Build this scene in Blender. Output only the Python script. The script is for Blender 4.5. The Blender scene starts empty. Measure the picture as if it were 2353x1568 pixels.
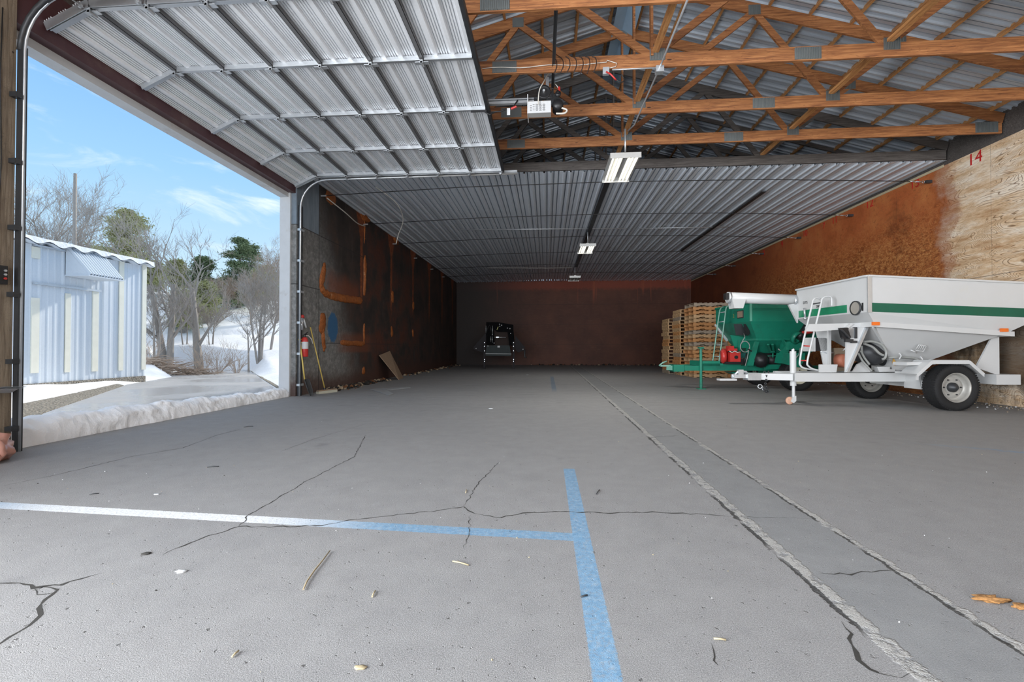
import bpy, math, random
import numpy as np
from mathutils import Vector, Matrix, noise as mnoise
random.seed(7)
PI = math.pi
scn = bpy.context.scene
COL = scn.collection

# ------------------------------------------------------------------ camera
FPX, CAMH, YAW, PIT = 1060.0, 1.10, math.radians(4.3), math.atan(14/1060)
cd = bpy.data.cameras.new('camera'); cam = bpy.data.objects.new('camera', cd); COL.objects.link(cam)
cd.sensor_width = 36; cd.lens = 36*FPX/2353; cd.clip_end = 600; cd.clip_start = .05
cam.location = (0, 0, CAMH); cam.rotation_euler = (PI/2+PIT, 0, YAW)
scn.camera = cam
scn.view_settings.view_transform = 'Standard'; scn.view_settings.look = 'None'
scn.view_settings.exposure = 0.0; scn.view_settings.gamma = 1; scn.view_settings.use_curve_mapping = False

# ------------------------------------------------------------------ node helper
class NT:
    def __init__(s, tree): s.t = tree; s.n = tree.nodes; s.l = tree.links; s.i = 0
    def new(s, typ, **kw):
        n = s.n.new(typ)
        for k, v in kw.items(): setattr(n, k, v)
        return n
    def put(s, sock, v):
        if isinstance(v, bpy.types.NodeSocket): s.l.new(v, sock)
        elif v is not None:
            if sock.type == 'RGBA' and len(v) == 3: v = (*v, 1)
            sock.default_value = v
    def m(s, op, a, b=None, c=None, clamp=False):
        n = s.new('ShaderNodeMath', operation=op, use_clamp=clamp)
        s.put(n.inputs[0], a)
        if b is not None: s.put(n.inputs[1], b)
        if c is not None: s.put(n.inputs[2], c)
        return n.outputs[0]
    def add(s, a, b): return s.m('ADD', a, b)
    def sub(s, a, b): return s.m('SUBTRACT', a, b)
    def mul(s, a, b): return s.m('MULTIPLY', a, b)
    def step(s, x, a, b):       # smooth 0->1 as x goes a->b
        n = s.new('ShaderNodeMapRange', interpolation_type='SMOOTHSTEP')
        s.put(n.inputs[0], x); s.put(n.inputs[1], a); s.put(n.inputs[2], b); n.inputs[3].default_value = 0; n.inputs[4].default_value = 1
        return n.outputs[0]
    def band(s, x, c, hw, soft):  # 1 where |x-c|<hw
        d = s.m('ABSOLUTE', s.sub(x, c)); return s.m('SUBTRACT', 1.0, s.step(d, hw, s.add(hw, soft) if isinstance(hw, bpy.types.NodeSocket) else hw+soft))
    def coord(s): return s.new('ShaderNodeTexCoord').outputs['Object']
    def sep(s, v): n = s.new('ShaderNodeSeparateXYZ'); s.put(n.inputs[0], v); return n.outputs
    def comb(s, x, y, z):
        n = s.new('ShaderNodeCombineXYZ'); s.put(n.inputs[0], x); s.put(n.inputs[1], y); s.put(n.inputs[2], z); return n.outputs[0]
    def scale(s, v, sc):
        n = s.new('ShaderNodeMapping'); s.put(n.inputs[0], v); n.inputs['Scale'].default_value = sc; return n.outputs[0]
    def noise(s, v, sc, det=4, rough=.6, dist=0):
        n = s.new('ShaderNodeTexNoise'); s.put(n.inputs['Vector'], v); n.inputs['Scale'].default_value = sc
        n.inputs['Detail'].default_value = det; n.inputs['Roughness'].default_value = rough; n.inputs['Distortion'].default_value = dist
        return n.outputs['Fac']
    def vor(s, v, sc):
        n = s.new('ShaderNodeTexVoronoi'); s.put(n.inputs['Vector'], v); n.inputs['Scale'].default_value = sc; return n.outputs['Distance']
    def ramp(s, f, stops):
        n = s.new('ShaderNodeValToRGB'); s.put(n.inputs[0], f); e = n.color_ramp.elements
        while len(e) > 1: e.remove(e[-1])
        e[0].position = stops[0][0]; e[0].color = (*stops[0][1], 1)
        for p, c in stops[1:]: q = e.new(p); q.color = (*c, 1)
        return n.outputs[0]
    def mix(s, f, a, b, mode='MIX'):
        n = s.new('ShaderNodeMix', data_type='RGBA', blend_type=mode); s.put(n.inputs['Factor'], f)
        s.put(n.inputs[6], a); s.put(n.inputs[7], b); return n.outputs[2]
    def bump(s, h, strength=.3, dist=.01):
        n = s.new('ShaderNodeBump'); s.put(n.inputs['Height'], h); n.inputs['Strength'].default_value = strength; n.inputs['Distance'].default_value = dist
        return n.outputs[0]

def newmat(name):
    m = bpy.data.materials.new(name); m.use_nodes = True
    return m, NT(m.node_tree), m.node_tree.nodes['Principled BSDF']
def M(name, col, rough=.6, metal=0., var=.15, sc=4., bump=0., bsc=60., stretch=(1, 1, 1), dirt=None, dirt_amt=.4, emis=0., bd=.01):
    m, t, b = newmat(name)
    v = t.scale(t.coord(), stretch)
    n = t.noise(v, sc, 5, .62)
    c = t.mix(n, tuple(x*(1-var) for x in col), tuple(min(1, x*(1+var)) for x in col))
    if dirt:
        d = t.noise(t.coord(), 2.3, 7, .7)
        c = t.mix(t.step(d, .62-dirt_amt*.3, .75), c, dirt)
    t.put(b.inputs['Base Color'], c); b.inputs['Roughness'].default_value = rough; b.inputs['Metallic'].default_value = metal
    if bump: t.put(b.inputs['Normal'], t.bump(t.noise(v, bsc, 4, .6), bump, bd))
    if emis:
        b.inputs['Emission Color'].default_value = (*col, 1); b.inputs['Emission Strength'].default_value = emis
    return m

# ------------------------------------------------------------------ sky, sun, daylight
w = bpy.data.worlds.new('sky'); scn.world = w; w.use_nodes = True
T = NT(w.node_tree); bg = w.node_tree.nodes['Background']
g = T.new('ShaderNodeTexCoord').outputs['Generated']; sx = T.sep(g)
el = sx[2]
skyc = T.ramp(el, [(0., (.60, .72, .80)), (.12, (.50, .68, .83)), (.30, (.30, .54, .82)), (.52, (.15, .37, .75)), (.66, (.62, .68, .76)), (1., (.80, .84, .90))])
cv = T.scale(g, (1.3, 1.3, 5.5))
cn = T.noise(cv, 2.6, 8, .58, .6)
cm = T.mul(T.step(cn, .53, .74), T.step(el, .02, .16))
skyc = T.mix(T.mul(cm, .85), skyc, (.83, .90, .98))
T.put(bg.inputs[0], skyc); bg.inputs[1].default_value = 1.3

def lamp(name, typ, loc, rot, energy, col=(1, 1, 1), **kw):
    d = bpy.data.lights.new(name, typ); d.energy = energy; d.color = col
    for k, v in kw.items(): setattr(d, k, v)
    o = bpy.data.objects.new(name, d); COL.objects.link(o); o.location = loc; o.rotation_euler = rot; return o
sd = Vector((math.sin(math.radians(14))*math.cos(math.radians(31)), math.cos(math.radians(14))*math.cos(math.radians(31)), math.sin(math.radians(31))))
lamp('sun', 'SUN', (-30, 60, 40), sd.to_track_quat('Z', 'Y').to_euler(), 3.4, (1, .93, .82), angle=math.radians(3))
# added lamps behind camera: daylight at the open end, fill along the left wall
lamp('added_open_end_daylight', 'AREA', (1.5, -13.6, 2.5), (PI/2, 0, 0), 2150, (.97, .98, 1), shape='RECTANGLE', size=13.5, size_y=4.8)
lamp('added_side_fill', 'AREA', (-5.4, -2.2, 2.3), (0, -PI/2, 0), 2100, (.95, .975, 1), shape='RECTANGLE', size=4.2, size_y=5.0)  # added fill lamp, the wall has no doorway here

# ------------------------------------------------------------------ geometry of the view (used to lay out real distances)
_f = Vector((-math.sin(YAW)*math.cos(PIT), math.cos(YAW)*math.cos(PIT), math.sin(PIT)))
_r = Vector((math.cos(YAW), math.sin(YAW), 0)); _u = _r.cross(_f); _C = Vector((0, 0, CAMH))
_fh = Vector((-math.sin(YAW), math.cos(YAW), 0))
def ray(x, y): return _f+_r*((x-1176.5)/FPX)-_u*((y-784)/FPX)
def pl(x, y, ax, v):
    d = ray(x, y); return _C+d*((v-_C[ax])/d[ax])
def fl(x, y, z=0.): return pl(x, y, 2, z)
def cc(x, y, D):            # yard coordinates of a cart parked square to the view: along, depth, height
    d = ray(x, y); t = D/d.dot(_fh); p = _C+d*t
    return Vector((p.dot(_r), D, p.z))

# ------------------------------------------------------------------ mesh builder
class MB:
    def __init__(s): s.v = []; s.f = []; s.sm = []; s.mi = []; s.m = 0
    def face(s, idx, smooth=False): s.f.append(idx); s.sm.append(smooth); s.mi.append(s.m)
    def box(s, c, d, rot=None):
        b = len(s.v); c = Vector(c)
        for x in (-.5, .5):
            for y in (-.5, .5):
                for z in (-.5, .5):
                    p = Vector((x*d[0], y*d[1], z*d[2]))
                    if rot: p = rot @ p
                    s.v.append(c+p)
        for q in ((0, 1, 3, 2), (4, 6, 7, 5), (0, 4, 5, 1), (2, 3, 7, 6), (0, 2, 6, 4), (1, 5, 7, 3)): s.face([b+i for i in q])
        return s
    def bb(s, a, b): a = Vector(a); b = Vector(b); return s.box((a+b)/2, [abs(q) for q in (b-a)])
    def beam(s, a, b, w, h, up=(0, 0, 1)):
        a = Vector(a); b = Vector(b); x = (b-a); L = x.length; x.normalize(); y = Vector(up).cross(x)
        if y.length < 1e-4: y = Vector((0, 1, 0)).cross(x)
        y.normalize(); z = x.cross(y)
        return s.box((a+b)/2, (L, w, h), Matrix((x, y, z)).transposed())
    def tube(s, pts, r, n=8, cap=True, r1=None):
        pts = [Vector(p) for p in pts]; N = len(pts); base = len(s.v); prev = None
        for i, p in enumerate(pts):
            t = (pts[min(i+1, N-1)]-pts[max(i-1, 0)]);
            if t.length < 1e-9: t = Vector((0, 0, 1))
            t.normalize()
            if prev is None:
                a = Vector((0, 0, 1)) if abs(t.z) < .9 else Vector((1, 0, 0)); u = t.cross(a).normalized()
            else:
                u = prev-t*prev.dot(t)
                if u.length < 1e-6: u = t.cross(Vector((1, 0, 0)))
                u.normalize()
            prev = u; q = t.cross(u)
            rr = r[i] if isinstance(r, (list, tuple)) else (r if r1 is None else r+(r1-r)*i/max(1, N-1))
            for k in range(n):
                a = 2*PI*k/n; s.v.append(p+u*(rr*math.cos(a))+q*(rr*math.sin(a)))
        for i in range(N-1):
            for k in range(n):
                s.face([base+i*n+k, base+i*n+(k+1) % n, base+(i+1)*n+(k+1) % n, base+(i+1)*n+k], n > 4)
        if cap:
            s.face([base+k for k in range(n)][::-1]); s.face([base+(N-1)*n+k for k in range(n)])
        return s
    def lathe(s, prof, c, ax, n=32, smooth=True, close=False):   # prof: (radius, offset along ax)
        c = Vector(c); ax = Vector(ax).normalized(); a = Vector((0, 0, 1)) if abs(ax.z) < .9 else Vector((1, 0, 0))
        u = ax.cross(a).normalized(); q = ax.cross(u); base = len(s.v); P = len(prof)
        for r, o in prof:
            for k in range(n):
                t = 2*PI*k/n; s.v.append(c+ax*o+u*(r*math.cos(t))+q*(r*math.sin(t)))
        for i in range(P if close else P-1):
            j = (i+1) % P
            for k in range(n): s.face([base+i*n+k, base+i*n+(k+1) % n, base+j*n+(k+1) % n, base+j*n+k], smooth)
        return s
    def cyl(s, c, r, h, ax=(0, 0, 1), n=16): return s.lathe([(1e-4, -h/2), (r, -h/2), (r, h/2), (1e-4, h/2)], c, ax, n, False)
    def prism(s, poly, off):   # poly: 3D points; extruded by vector
        b = len(s.v); n = len(poly); off = Vector(off)
        s.v += [Vector(p) for p in poly]; s.v += [Vector(p)+off for p in poly]
        s.face(list(range(b, b+n))[::-1]); s.face(list(range(b+n, b+2*n)))
        for i in range(n): j = (i+1) % n; s.face([b+i, b+j, b+n+j, b+n+i])
        return s
    def quadstrip(s, A, B, smooth=False):
        b = len(s.v); n = len(A); s.v += [Vector(p) for p in A]; s.v += [Vector(p) for p in B]
        for i in range(n-1): s.face([b+i, b+i+1, b+n+i+1, b+n+i], smooth)
        return s
    def blob(s, c, r, seed=0, n=2, amp=.3, sq=(1, 1, 1)):
        import bmesh
        bm = bmesh.new(); bmesh.ops.create_icosphere(bm, subdivisions=n, radius=1); b = len(s.v)
        for v in bm.verts:
            d = 1+amp*mnoise.noise(v.co*1.7+Vector((seed*3.1, seed, -seed)))
            s.v.append(Vector(c)+Vector((v.co.x*sq[0], v.co.y*sq[1], v.co.z*sq[2]))*(r*d))
        for f in bm.faces: s.face([b+v.index for v in f.verts], True)
        bm.free(); return s
    def build(s, name, mats, parent=None, origin=None):
        me = bpy.data.meshes.new(name); o3 = Vector(origin) if origin is not None else Vector((0, 0, 0))
        me.from_pydata([tuple(Vector(v)-o3) for v in s.v], [], s.f)
        if not isinstance(mats, (list, tuple)): mats = [mats]
        for m in mats: me.materials.append(m)
        me.polygons.foreach_set('use_smooth', s.sm); me.polygons.foreach_set('material_index', s.mi); me.update()
        o = bpy.data.objects.new(name, me); COL.objects.link(o)
        if origin is not None: o.location = o3
        if parent: o.parent = parent
        return o

def S(pts, n=5):      # smooth curve through points
    P = [Vector(p) for p in pts]; Q = []
    for i in range(len(P)-1):
        a, b, c, d = P[max(i-1, 0)], P[i], P[i+1], P[min(i+2, len(P)-1)]
        for k in range(n):
            t = k/n; Q.append(.5*((2*b)+(c-a)*t+(2*a-5*b+4*c-d)*t*t+(3*b-a-3*c+d)*t**3))
    return Q+[P[-1]]
def tag(o, label=None, cat=None, group=None, kind=None):
    if label: o['label'] = label
    if cat: o['category'] = cat
    if group: o['group'] = group
    if kind: o['kind'] = kind
    return o
def empty(name, loc, rz=0, label=None, cat=None, group=None):
    o = bpy.data.objects.new(name, None); COL.objects.link(o); o.location = loc; o.rotation_euler = (0, 0, rz)
    o.empty_display_size = .2
    return tag(o, label, cat, group)
def struct(name, mb, m, parent=None): o = mb.build(name, m, parent); o['kind'] = 'structure'; return o
def dup(o, parent=None):
    c = o.copy(); COL.objects.link(c)
    if parent: c.parent = parent
    for ch in list(o.children): dup(ch, c)
    return c
def text_mesh(name, s, size, mat, parent, mw, ext=.002):
    cu = bpy.data.curves.new(name, 'FONT'); cu.body = s; cu.size = size; cu.extrude = ext; cu.align_x = 'CENTER'; cu.align_y = 'CENTER'
    to = bpy.data.objects.new(name+'_tmp', cu); COL.objects.link(to)
    dg = bpy.context.evaluated_depsgraph_get(); dg.update()
    me = bpy.data.meshes.new_from_object(to.evaluated_get(dg)); bpy.data.objects.remove(to)
    me.materials.clear(); me.materials.append(mat)
    me.transform(mw)
    o = bpy.data.objects.new(name, me); COL.objects.link(o)
    if parent: o.parent = parent
    return o
ORD = ['first', 'second', 'third', 'fourth', 'fifth', 'sixth', 'seventh', 'eighth', 'ninth', 'tenth', 'eleventh', 'twelfth', 'thirteenth', 'fourteenth', 'fifteenth', 'sixteenth', 'seventeenth', 'eighteenth', 'nineteenth', 'twentieth', 'twenty-first', 'twenty-second']

XL, XR, YB, YF, ZC = -5.6, 8.65, 28.4, -14.0, 5.15
RIDGE, SL = 1.52, .285
def zroof(x): return 5.35+SL*(XR-x if x > RIDGE else x-XL)

# ------------------------------------------------------------------ materials
def mat_floor():
    m, t, b = newmat('worn_asphalt_floor'); P = t.coord(); X, Y, Z = t.sep(P)
    big = t.noise(P, .55, 5, .6); mid = t.noise(P, 5, 6, .7); fine = t.noise(P, 210, 3, .75); sp = t.noise(P, 90, 2, .7); pn = t.noise(P, 34, 3, .6)
    col = t.ramp(big, [(.3, (.255, .26, .268)), (.52, (.31, .31, .312)), (.72, (.355, .35, .345))])
    col = t.mix(.55, col, t.ramp(mid, [(.3, (.22, .22, .225)), (.7, (.40, .40, .395))]))
    col = t.mix(.5, col, t.ramp(fine, [(.34, (.09, .09, .09)), (.5, (.33, .325, .32)), (.66, (.60, .59, .565))]))
    col = t.mix(t.step(sp, .68, .76), col, (.55, .54, .52)); col = t.mix(t.mul(t.step(pn, .67, .71), .75), col, (.08, .078, .075))
    col = t.mix(1.0, col, (.84, .84, .85), 'MULTIPLY')
    # scuffs running across the shed in the far half
    st = t.noise(t.scale(P, (.35, 3.2, 1)), 2.2, 5, .6)
    col = t.mix(t.mul(t.step(st, .52, .72), t.mul(t.step(Y, 6, 12), .55)), col, (.17, .175, .18))
    # concrete strip
    wob = t.mul(t.sub(t.noise(P, 9, 4, .7), .5), .06)
    wob2 = t.mul(t.sub(t.noise(P, 30, 3, .7), .5), .03)
    l = t.add(t.add(1.221, t.mul(t.sub(Y, 1.62), .0057)), wob); l = t.add(l, wob2)
    r = t.add(t.add(1.725, t.mul(t.sub(Y, 1.8), .0062)), wob)
    r = t.add(r, wob2)
    ins = t.mul(t.step(t.sub(X, l), 0, .01), t.step(t.sub(r, X), 0, .01))
    sc = t.mix(.5, t.ramp(mid, [(.3, (.17, .18, .19)), (.7, (.27, .28, .285))]), t.ramp(fine, [(.3, (.15, .155, .16)), (.7, (.34, .34, .34))]))
    col = t.mix(t.mul(ins, .8), col, sc)
    n3 = t.noise(P, 14, 4, .7)
    ridge = t.mul(t.band(t.sub(X, l), .03, t.mul(n3, .055), .013), t.step(n3, .36, .55))
    ridge2 = t.mul(t.band(t.sub(X, r), -.005, t.mul(n3, .042), .013), t.step(n3, .36, .55))
    rg = t.m('MAXIMUM', ridge, ridge2)
    col = t.mix(t.mul(rg, .75), col, t.ramp(fine, [(.35, (.22, .21, .2)), (.6, (.58, .57, .54))]))
    dk = t.m('MAXIMUM', t.band(t.sub(X, l), -.008, t.mul(n3, .018), .006), t.band(t.sub(X, r), -.025, t.mul(n3, .013), .006))
    n4 = t.noise(P, 2.2, 3, .6)
    dkm = t.mul(dk, t.step(n4, .40, .52))
    col = t.mix(t.mul(dkm, .9), col, (.03, .03, .03))
    # painted lines
    wn = t.mul(t.sub(t.noise(P, 60, 3, .7), .5), .02)
    wear = t.step(t.noise(P, 55, 5, .8), .36, .54)
    a = t.mul(t.band(t.add(X, wn), .2, .047, .006), t.mul(t.step(Y, .2, .25), t.m('SUBTRACT', 1.0, t.step(Y, 4.2, 4.22))))
    yl = t.add(2.705, t.mul(t.sub(X, .15), -.061))
    b2 = t.mul(t.band(t.add(t.sub(Y, yl), wn), 0., .052, .006), t.mul(t.step(X, -5.6, -5.5), t.m('SUBTRACT', 1.0, t.step(X, .2, .22))))
    blue = t.ramp(t.noise(P, 30, 6, .75), [(.3, (.11, .24, .38)), (.5, (.17, .33, .50)), (.68, (.30, .42, .54))])
    white = t.mul(t.step(X, -4.4, -3.2), t.m('SUBTRACT', 1.0, t.step(X, -1.9, -.9)))
    lc = t.mix(t.mul(white, .95), blue, (.78, .80, .83))
    lc = t.mix(t.m('SUBTRACT', 1.0, t.step(X, -4.6, -3.4)), lc, (.36, .47, .6))
    col = t.mix(t.mul(b2, t.add(.5, t.mul(wear, .42))), col, lc)
    col = t.mix(t.mul(a, t.add(.45, t.mul(wear, .5))), col, blue)
    far = t.mul(t.band(t.add(X, wn), .19, .05, .02), t.mul(t.step(Y, 11.0, 12.5), t.m('SUBTRACT', 1.0, t.step(Y, 16.5, 18.))))
    col = t.mix(t.mul(far, .6), col, (.10, .17, .25))
    yr = t.add(5.2, t.mul(t.sub(X, 5.0), -.52))
    rl = t.mul(t.band(t.add(t.sub(Y, yr), wn), 0., .05, .03), t.mul(t.step(X, 4.0, 5.), t.step(t.noise(P, 3, 4, .7), .42, .6)))
    col = t.mix(t.mul(rl, .5), col, (.14, .27, .45))
    # potholes / scars
    pit = t.mul(t.step(t.noise(P, 11, 5, .75), .62, .72), t.step(t.noise(P, 1.3, 2, .5), .5, .6))
    col = t.mix(t.mul(pit, .45), col, (.12, .12, .12))
    # oil-dark spots
    col = t.mix(t.mul(t.step(t.noise(P, 1.7, 3, .5), .66, .76), .35), col, (.12, .12, .13))
    t.put(b.inputs['Base Color'], col)
    t.put(b.inputs['Roughness'], t.ramp(big, [(.3, (.62,)*3), (.7, (.8,)*3)]))
    b.inputs['Specular IOR Level'].default_value = .35
    h = t.add(t.mul(fine, .45), t.add(t.mul(mid, .4), t.add(t.mul(pit, -1.2), t.mul(t.step(pn, .64, .71), -.8))))
    h = t.add(h, t.add(t.mul(rg, 1.2), t.mul(dkm, -2.5)))
    t.put(b.inputs['Normal'], t.bump(h, .55, .012))
    return m
def mat_plywood():
    m, t, b = newmat('stained_plywood_wall'); P = t.coord(); X, Y, Z = t.sep(P)
    q = t.scale(P, (1, .5, 1.7))
    g = t.noise(q, 1.25, 2, .45, .9)
    lines = t.m('ABSOLUTE', t.m('SINE', t.mul(g, 150.)))
    fine = t.noise(t.scale(P, (1, 2.2, 16)), 3, 5, .7)
    blot = t.noise(t.scale(P, (1, .6, 3.2)), 1.3, 7, .75)
    light = t.ramp(blot, [(.32, (.48, .25, .11)), (.46, (.76, .55, .35)), (.62, (.95, .84, .70))])
    lm = t.mul(t.m('SUBTRACT', 1.0, t.step(lines, .05, .5)), t.step(t.noise(P, 1.1, 3, .6), .34, .5))
    light = t.mix(t.mul(lm, .85), light, (.17, .085, .035))
    light = t.mix(t.mul(t.step(fine, .45, .7), .5), light, (.38, .21, .09))
    # dark rain streaks low down
    low = t.m('SUBTRACT', 1.0, t.step(t.add(Z, t.mul(blot, 1.0)), 2.1, 3.0))
    low2 = t.mul(low, t.step(t.noise(t.scale(P, (1, 1.2, .8)), 1.2, 5, .65), .34, .56))
    light = t.mix(t.mul(low2, .85), light, (.06, .04, .028))
    n1 = t.noise(P, 1.1, 5, .65); n2 = t.noise(P, 16, 4, .7)
    rust = t.ramp(n1, [(.28, (.34, .085, .022)), (.5, (.49, .135, .042)), (.72, (.60, .22, .07))])
    specks = t.mul(t.step(t.noise(P, 26, 5, .8), .48, .60), t.m('SUBTRACT', 1.0, t.step(t.add(Z, n1), 3.4, 4.8)))
    rz = t.ramp(t.noise(t.scale(P, (1, .8, 1.5)), 13, 7, .85), [(.40, (.085, .026, .010)), (.5, (.40, .135, .035)), (.6, (.66, .36, .13))]); rust = t.mix(t.mul(t.m('SUBTRACT', 1.0, t.step(t.add(Z, n1), 3.6, 5.2)), .8), rust, rz); rust = t.mix(t.mul(t.step(t.noise(P, 9, 6, .8), .53, .66), .5), rust, (.16, .045, .015))
    rust = t.mix(t.mul(t.step(t.noise(t.scale(P, (1, .7, 1)), .9, 5, .7), .56, .7), .55), rust, (.13, .04, .015))
    rust = t.mix(t.mul(t.m('SUBTRACT', 1.0, t.step(lines, .05, .35)), t.mul(t.m('SUBTRACT', 1.0, t.step(Y, 11., 13.5)), .5)), rust, (.10, .03, .012))
    rust = t.mix(t.mul(t.m('SUBTRACT', 1.0, t.step(Z, .3, 1.4)), .6), rust, (.08, .035, .02))
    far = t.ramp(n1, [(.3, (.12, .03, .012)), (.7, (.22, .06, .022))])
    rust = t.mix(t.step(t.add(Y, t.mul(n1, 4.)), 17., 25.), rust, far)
    e = t.add(Y, t.mul(t.sub(t.noise(P, 1.6, 6, .7), .5), 1.5))
    msk = t.step(e, 10.55, 11.0)
    col = t.mix(msk, light, rust)
    col = t.mix(t.mul(t.band(e, 10.75, .14, .25), .5), col, (.30, .07, .015))
    # sheet joints
    jy = t.m('ABSOLUTE', t.sub(t.m('FRACT', t.m('DIVIDE', t.sub(Y, 9.64-2.44*4+.0), 2.44)), .5))
    j1 = t.step(jy, .4985, .4995)
    jz = t.band(Z, 2.5, .004, .004); jz2 = t.band(Z, 3.72, .003, .003)
    jj = t.m('MAXIMUM', j1, t.m('MAXIMUM', jz, t.mul(jz2, t.step(Y, 30, 31))))
    col = t.mix(t.mul(jj, .7), col, (.05, .03, .02))
    t.put(b.inputs['Base Color'], col)
    t.put(b.inputs['Roughness'], t.mix(msk, (.8,)*3, (.42,)*3))
    t.put(b.inputs['Normal'], t.bump(t.add(t.mul(lines, .2), t.mul(n2, .8)), .25, .01))
    return m
def mat_leftwall():
    m, t, b = newmat('rust_stained_concrete_panels'); P = t.coord(); X, Y, Z = t.sep(P)
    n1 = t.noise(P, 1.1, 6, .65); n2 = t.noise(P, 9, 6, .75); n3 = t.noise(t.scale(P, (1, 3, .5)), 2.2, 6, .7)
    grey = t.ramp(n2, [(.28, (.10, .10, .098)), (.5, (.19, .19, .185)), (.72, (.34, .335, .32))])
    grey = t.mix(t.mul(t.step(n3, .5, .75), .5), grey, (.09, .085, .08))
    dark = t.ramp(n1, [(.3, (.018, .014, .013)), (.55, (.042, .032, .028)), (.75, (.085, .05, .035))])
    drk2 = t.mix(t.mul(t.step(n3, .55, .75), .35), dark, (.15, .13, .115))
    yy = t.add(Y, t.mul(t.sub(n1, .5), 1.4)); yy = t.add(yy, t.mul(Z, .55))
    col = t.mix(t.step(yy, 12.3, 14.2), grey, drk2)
    red = t.ramp(n2, [(.3, (.05, .012, .007)), (.7, (.13, .035, .015))])
    col = t.mix(t.mul(t.mul(t.step(Y, 12., 15.), t.m('SUBTRACT', 1.0, t.mul(t.step(Y, 17., 22.), .7))), t.mul(t.step(n1, .4, .65), .8)), col, red)  # red fades towards the far end, painting in the unlit stretch
    # rust runs under the tie anchors
    fr = t.m('ABSOLUTE', t.sub(t.m('FRACT', t.m('DIVIDE', t.sub(t.add(Y, t.mul(t.sub(n2, .5), .25)), 13.58-1.35), 2.7)), .5))
    run = t.m('SUBTRACT', 1.0, t.step(fr, .018, .05))
    run = t.mul(run, t.mul(t.step(Y, 12.5, 12.7), t.mul(t.step(t.add(Z, n2), 2.6, 3.4), 1.)))
    fan = t.mul(t.m('SUBTRACT', 1.0, t.step(t.sub(fr, t.mul(t.sub(Z, 4.4), .16)), .01, .06)), t.step(Z, 4.25, 4.5))
    run = t.m('MAXIMUM', run, t.mul(fan, t.step(Y, 12.5, 12.7)))
    rc = t.ramp(n2, [(.25, (.10, .02, .008)), (.5, (.24, .06, .016)), (.8, (.42, .15, .05))])
    col = t.mix(t.mul(run, .85), col, rc)
    # rusty patch inside the upper bracket of foam
    pt = t.mul(t.mul(t.step(t.add(Y, n2), 11.7, 12.1), t.m('SUBTRACT', 1.0, t.step(Y, 13.2, 13.6))), t.mul(t.step(Z, 2.3, 2.5), t.m('SUBTRACT', 1.0, t.step(t.add(Z, t.mul(n1, .8)), 3.1, 3.6))))
    col = t.mix(t.mul(pt, .6), col, (.22, .055, .018))
    pt2 = t.mul(t.mul(t.step(Y, 11.7, 12.6), t.m('SUBTRACT', 1.0, t.step(Y, 14., 14.6))), t.mul(t.step(Z, .9, 1.0), t.m('SUBTRACT', 1.0, t.step(Z, 1.35, 1.6))))
    col = t.mix(t.mul(pt2, .55), col, (.20, .055, .02))
    lowr = t.mul(t.m('SUBTRACT', 1.0, t.step(t.add(Z, t.mul(n1, .7)), .5, .95)), .8)
    col = t.mix(lowr, col, (.07, .03, .02))
    # steel sheet at the top beside the door
    st = t.mul(t.m('SUBTRACT', 1.0, t.step(Y, 10.95, 10.97)), t.step(Z, 3.86, 3.88))
    col = t.mix(st, col, t.ramp(n3, [(.3, (.13, .17, .21)), (.7, (.26, .31, .36))]))
    # blue spray-paint oval
    ov = t.add(t.m('POWER', t.m('DIVIDE', t.sub(Y, 11.72), .30), 2.), t.m('POWER', t.m('DIVIDE', t.sub(Z, 1.62), .40), 2.))
    col = t.mix(t.m('SUBTRACT', 1.0, t.step(t.add(ov, t.mul(t.sub(t.noise(P, 14, 5, .8), .5), 1.6)), .75, 1.1)), col, (.035, .12, .25))
    # panel seams
    s1 = t.mul(t.band(Y, 10.97, .012, .008), 1.); s2 = t.mul(t.band(Z, 2.52, .008, .006), t.m('SUBTRACT', 1.0, t.step(Y, 11., 11.05)))
    s3 = t.band(t.add(Z, t.mul(Y, .0)), 3.86, .008, .006); s4 = t.mul(t.band(Z, 1.2, .006, .006), t.step(Y, 11, 11.1))
    s3 = t.mul(s3, t.m('SUBTRACT', 1.0, t.step(Y, 14.3, 14.4)))
    sm = t.m('MAXIMUM', t.m('MAXIMUM', s1, s2), t.m('MAXIMUM', s3, s4))
    col = t.mix(t.mul(sm, .8), col, (.02, .02, .02))
    t.put(b.inputs['Base Color'], col); b.inputs['Roughness'].default_value = .75
    t.put(b.inputs['Normal'], t.bump(t.add(n2, t.mul(n3, .6)), .35, .02))
    return m
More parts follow.
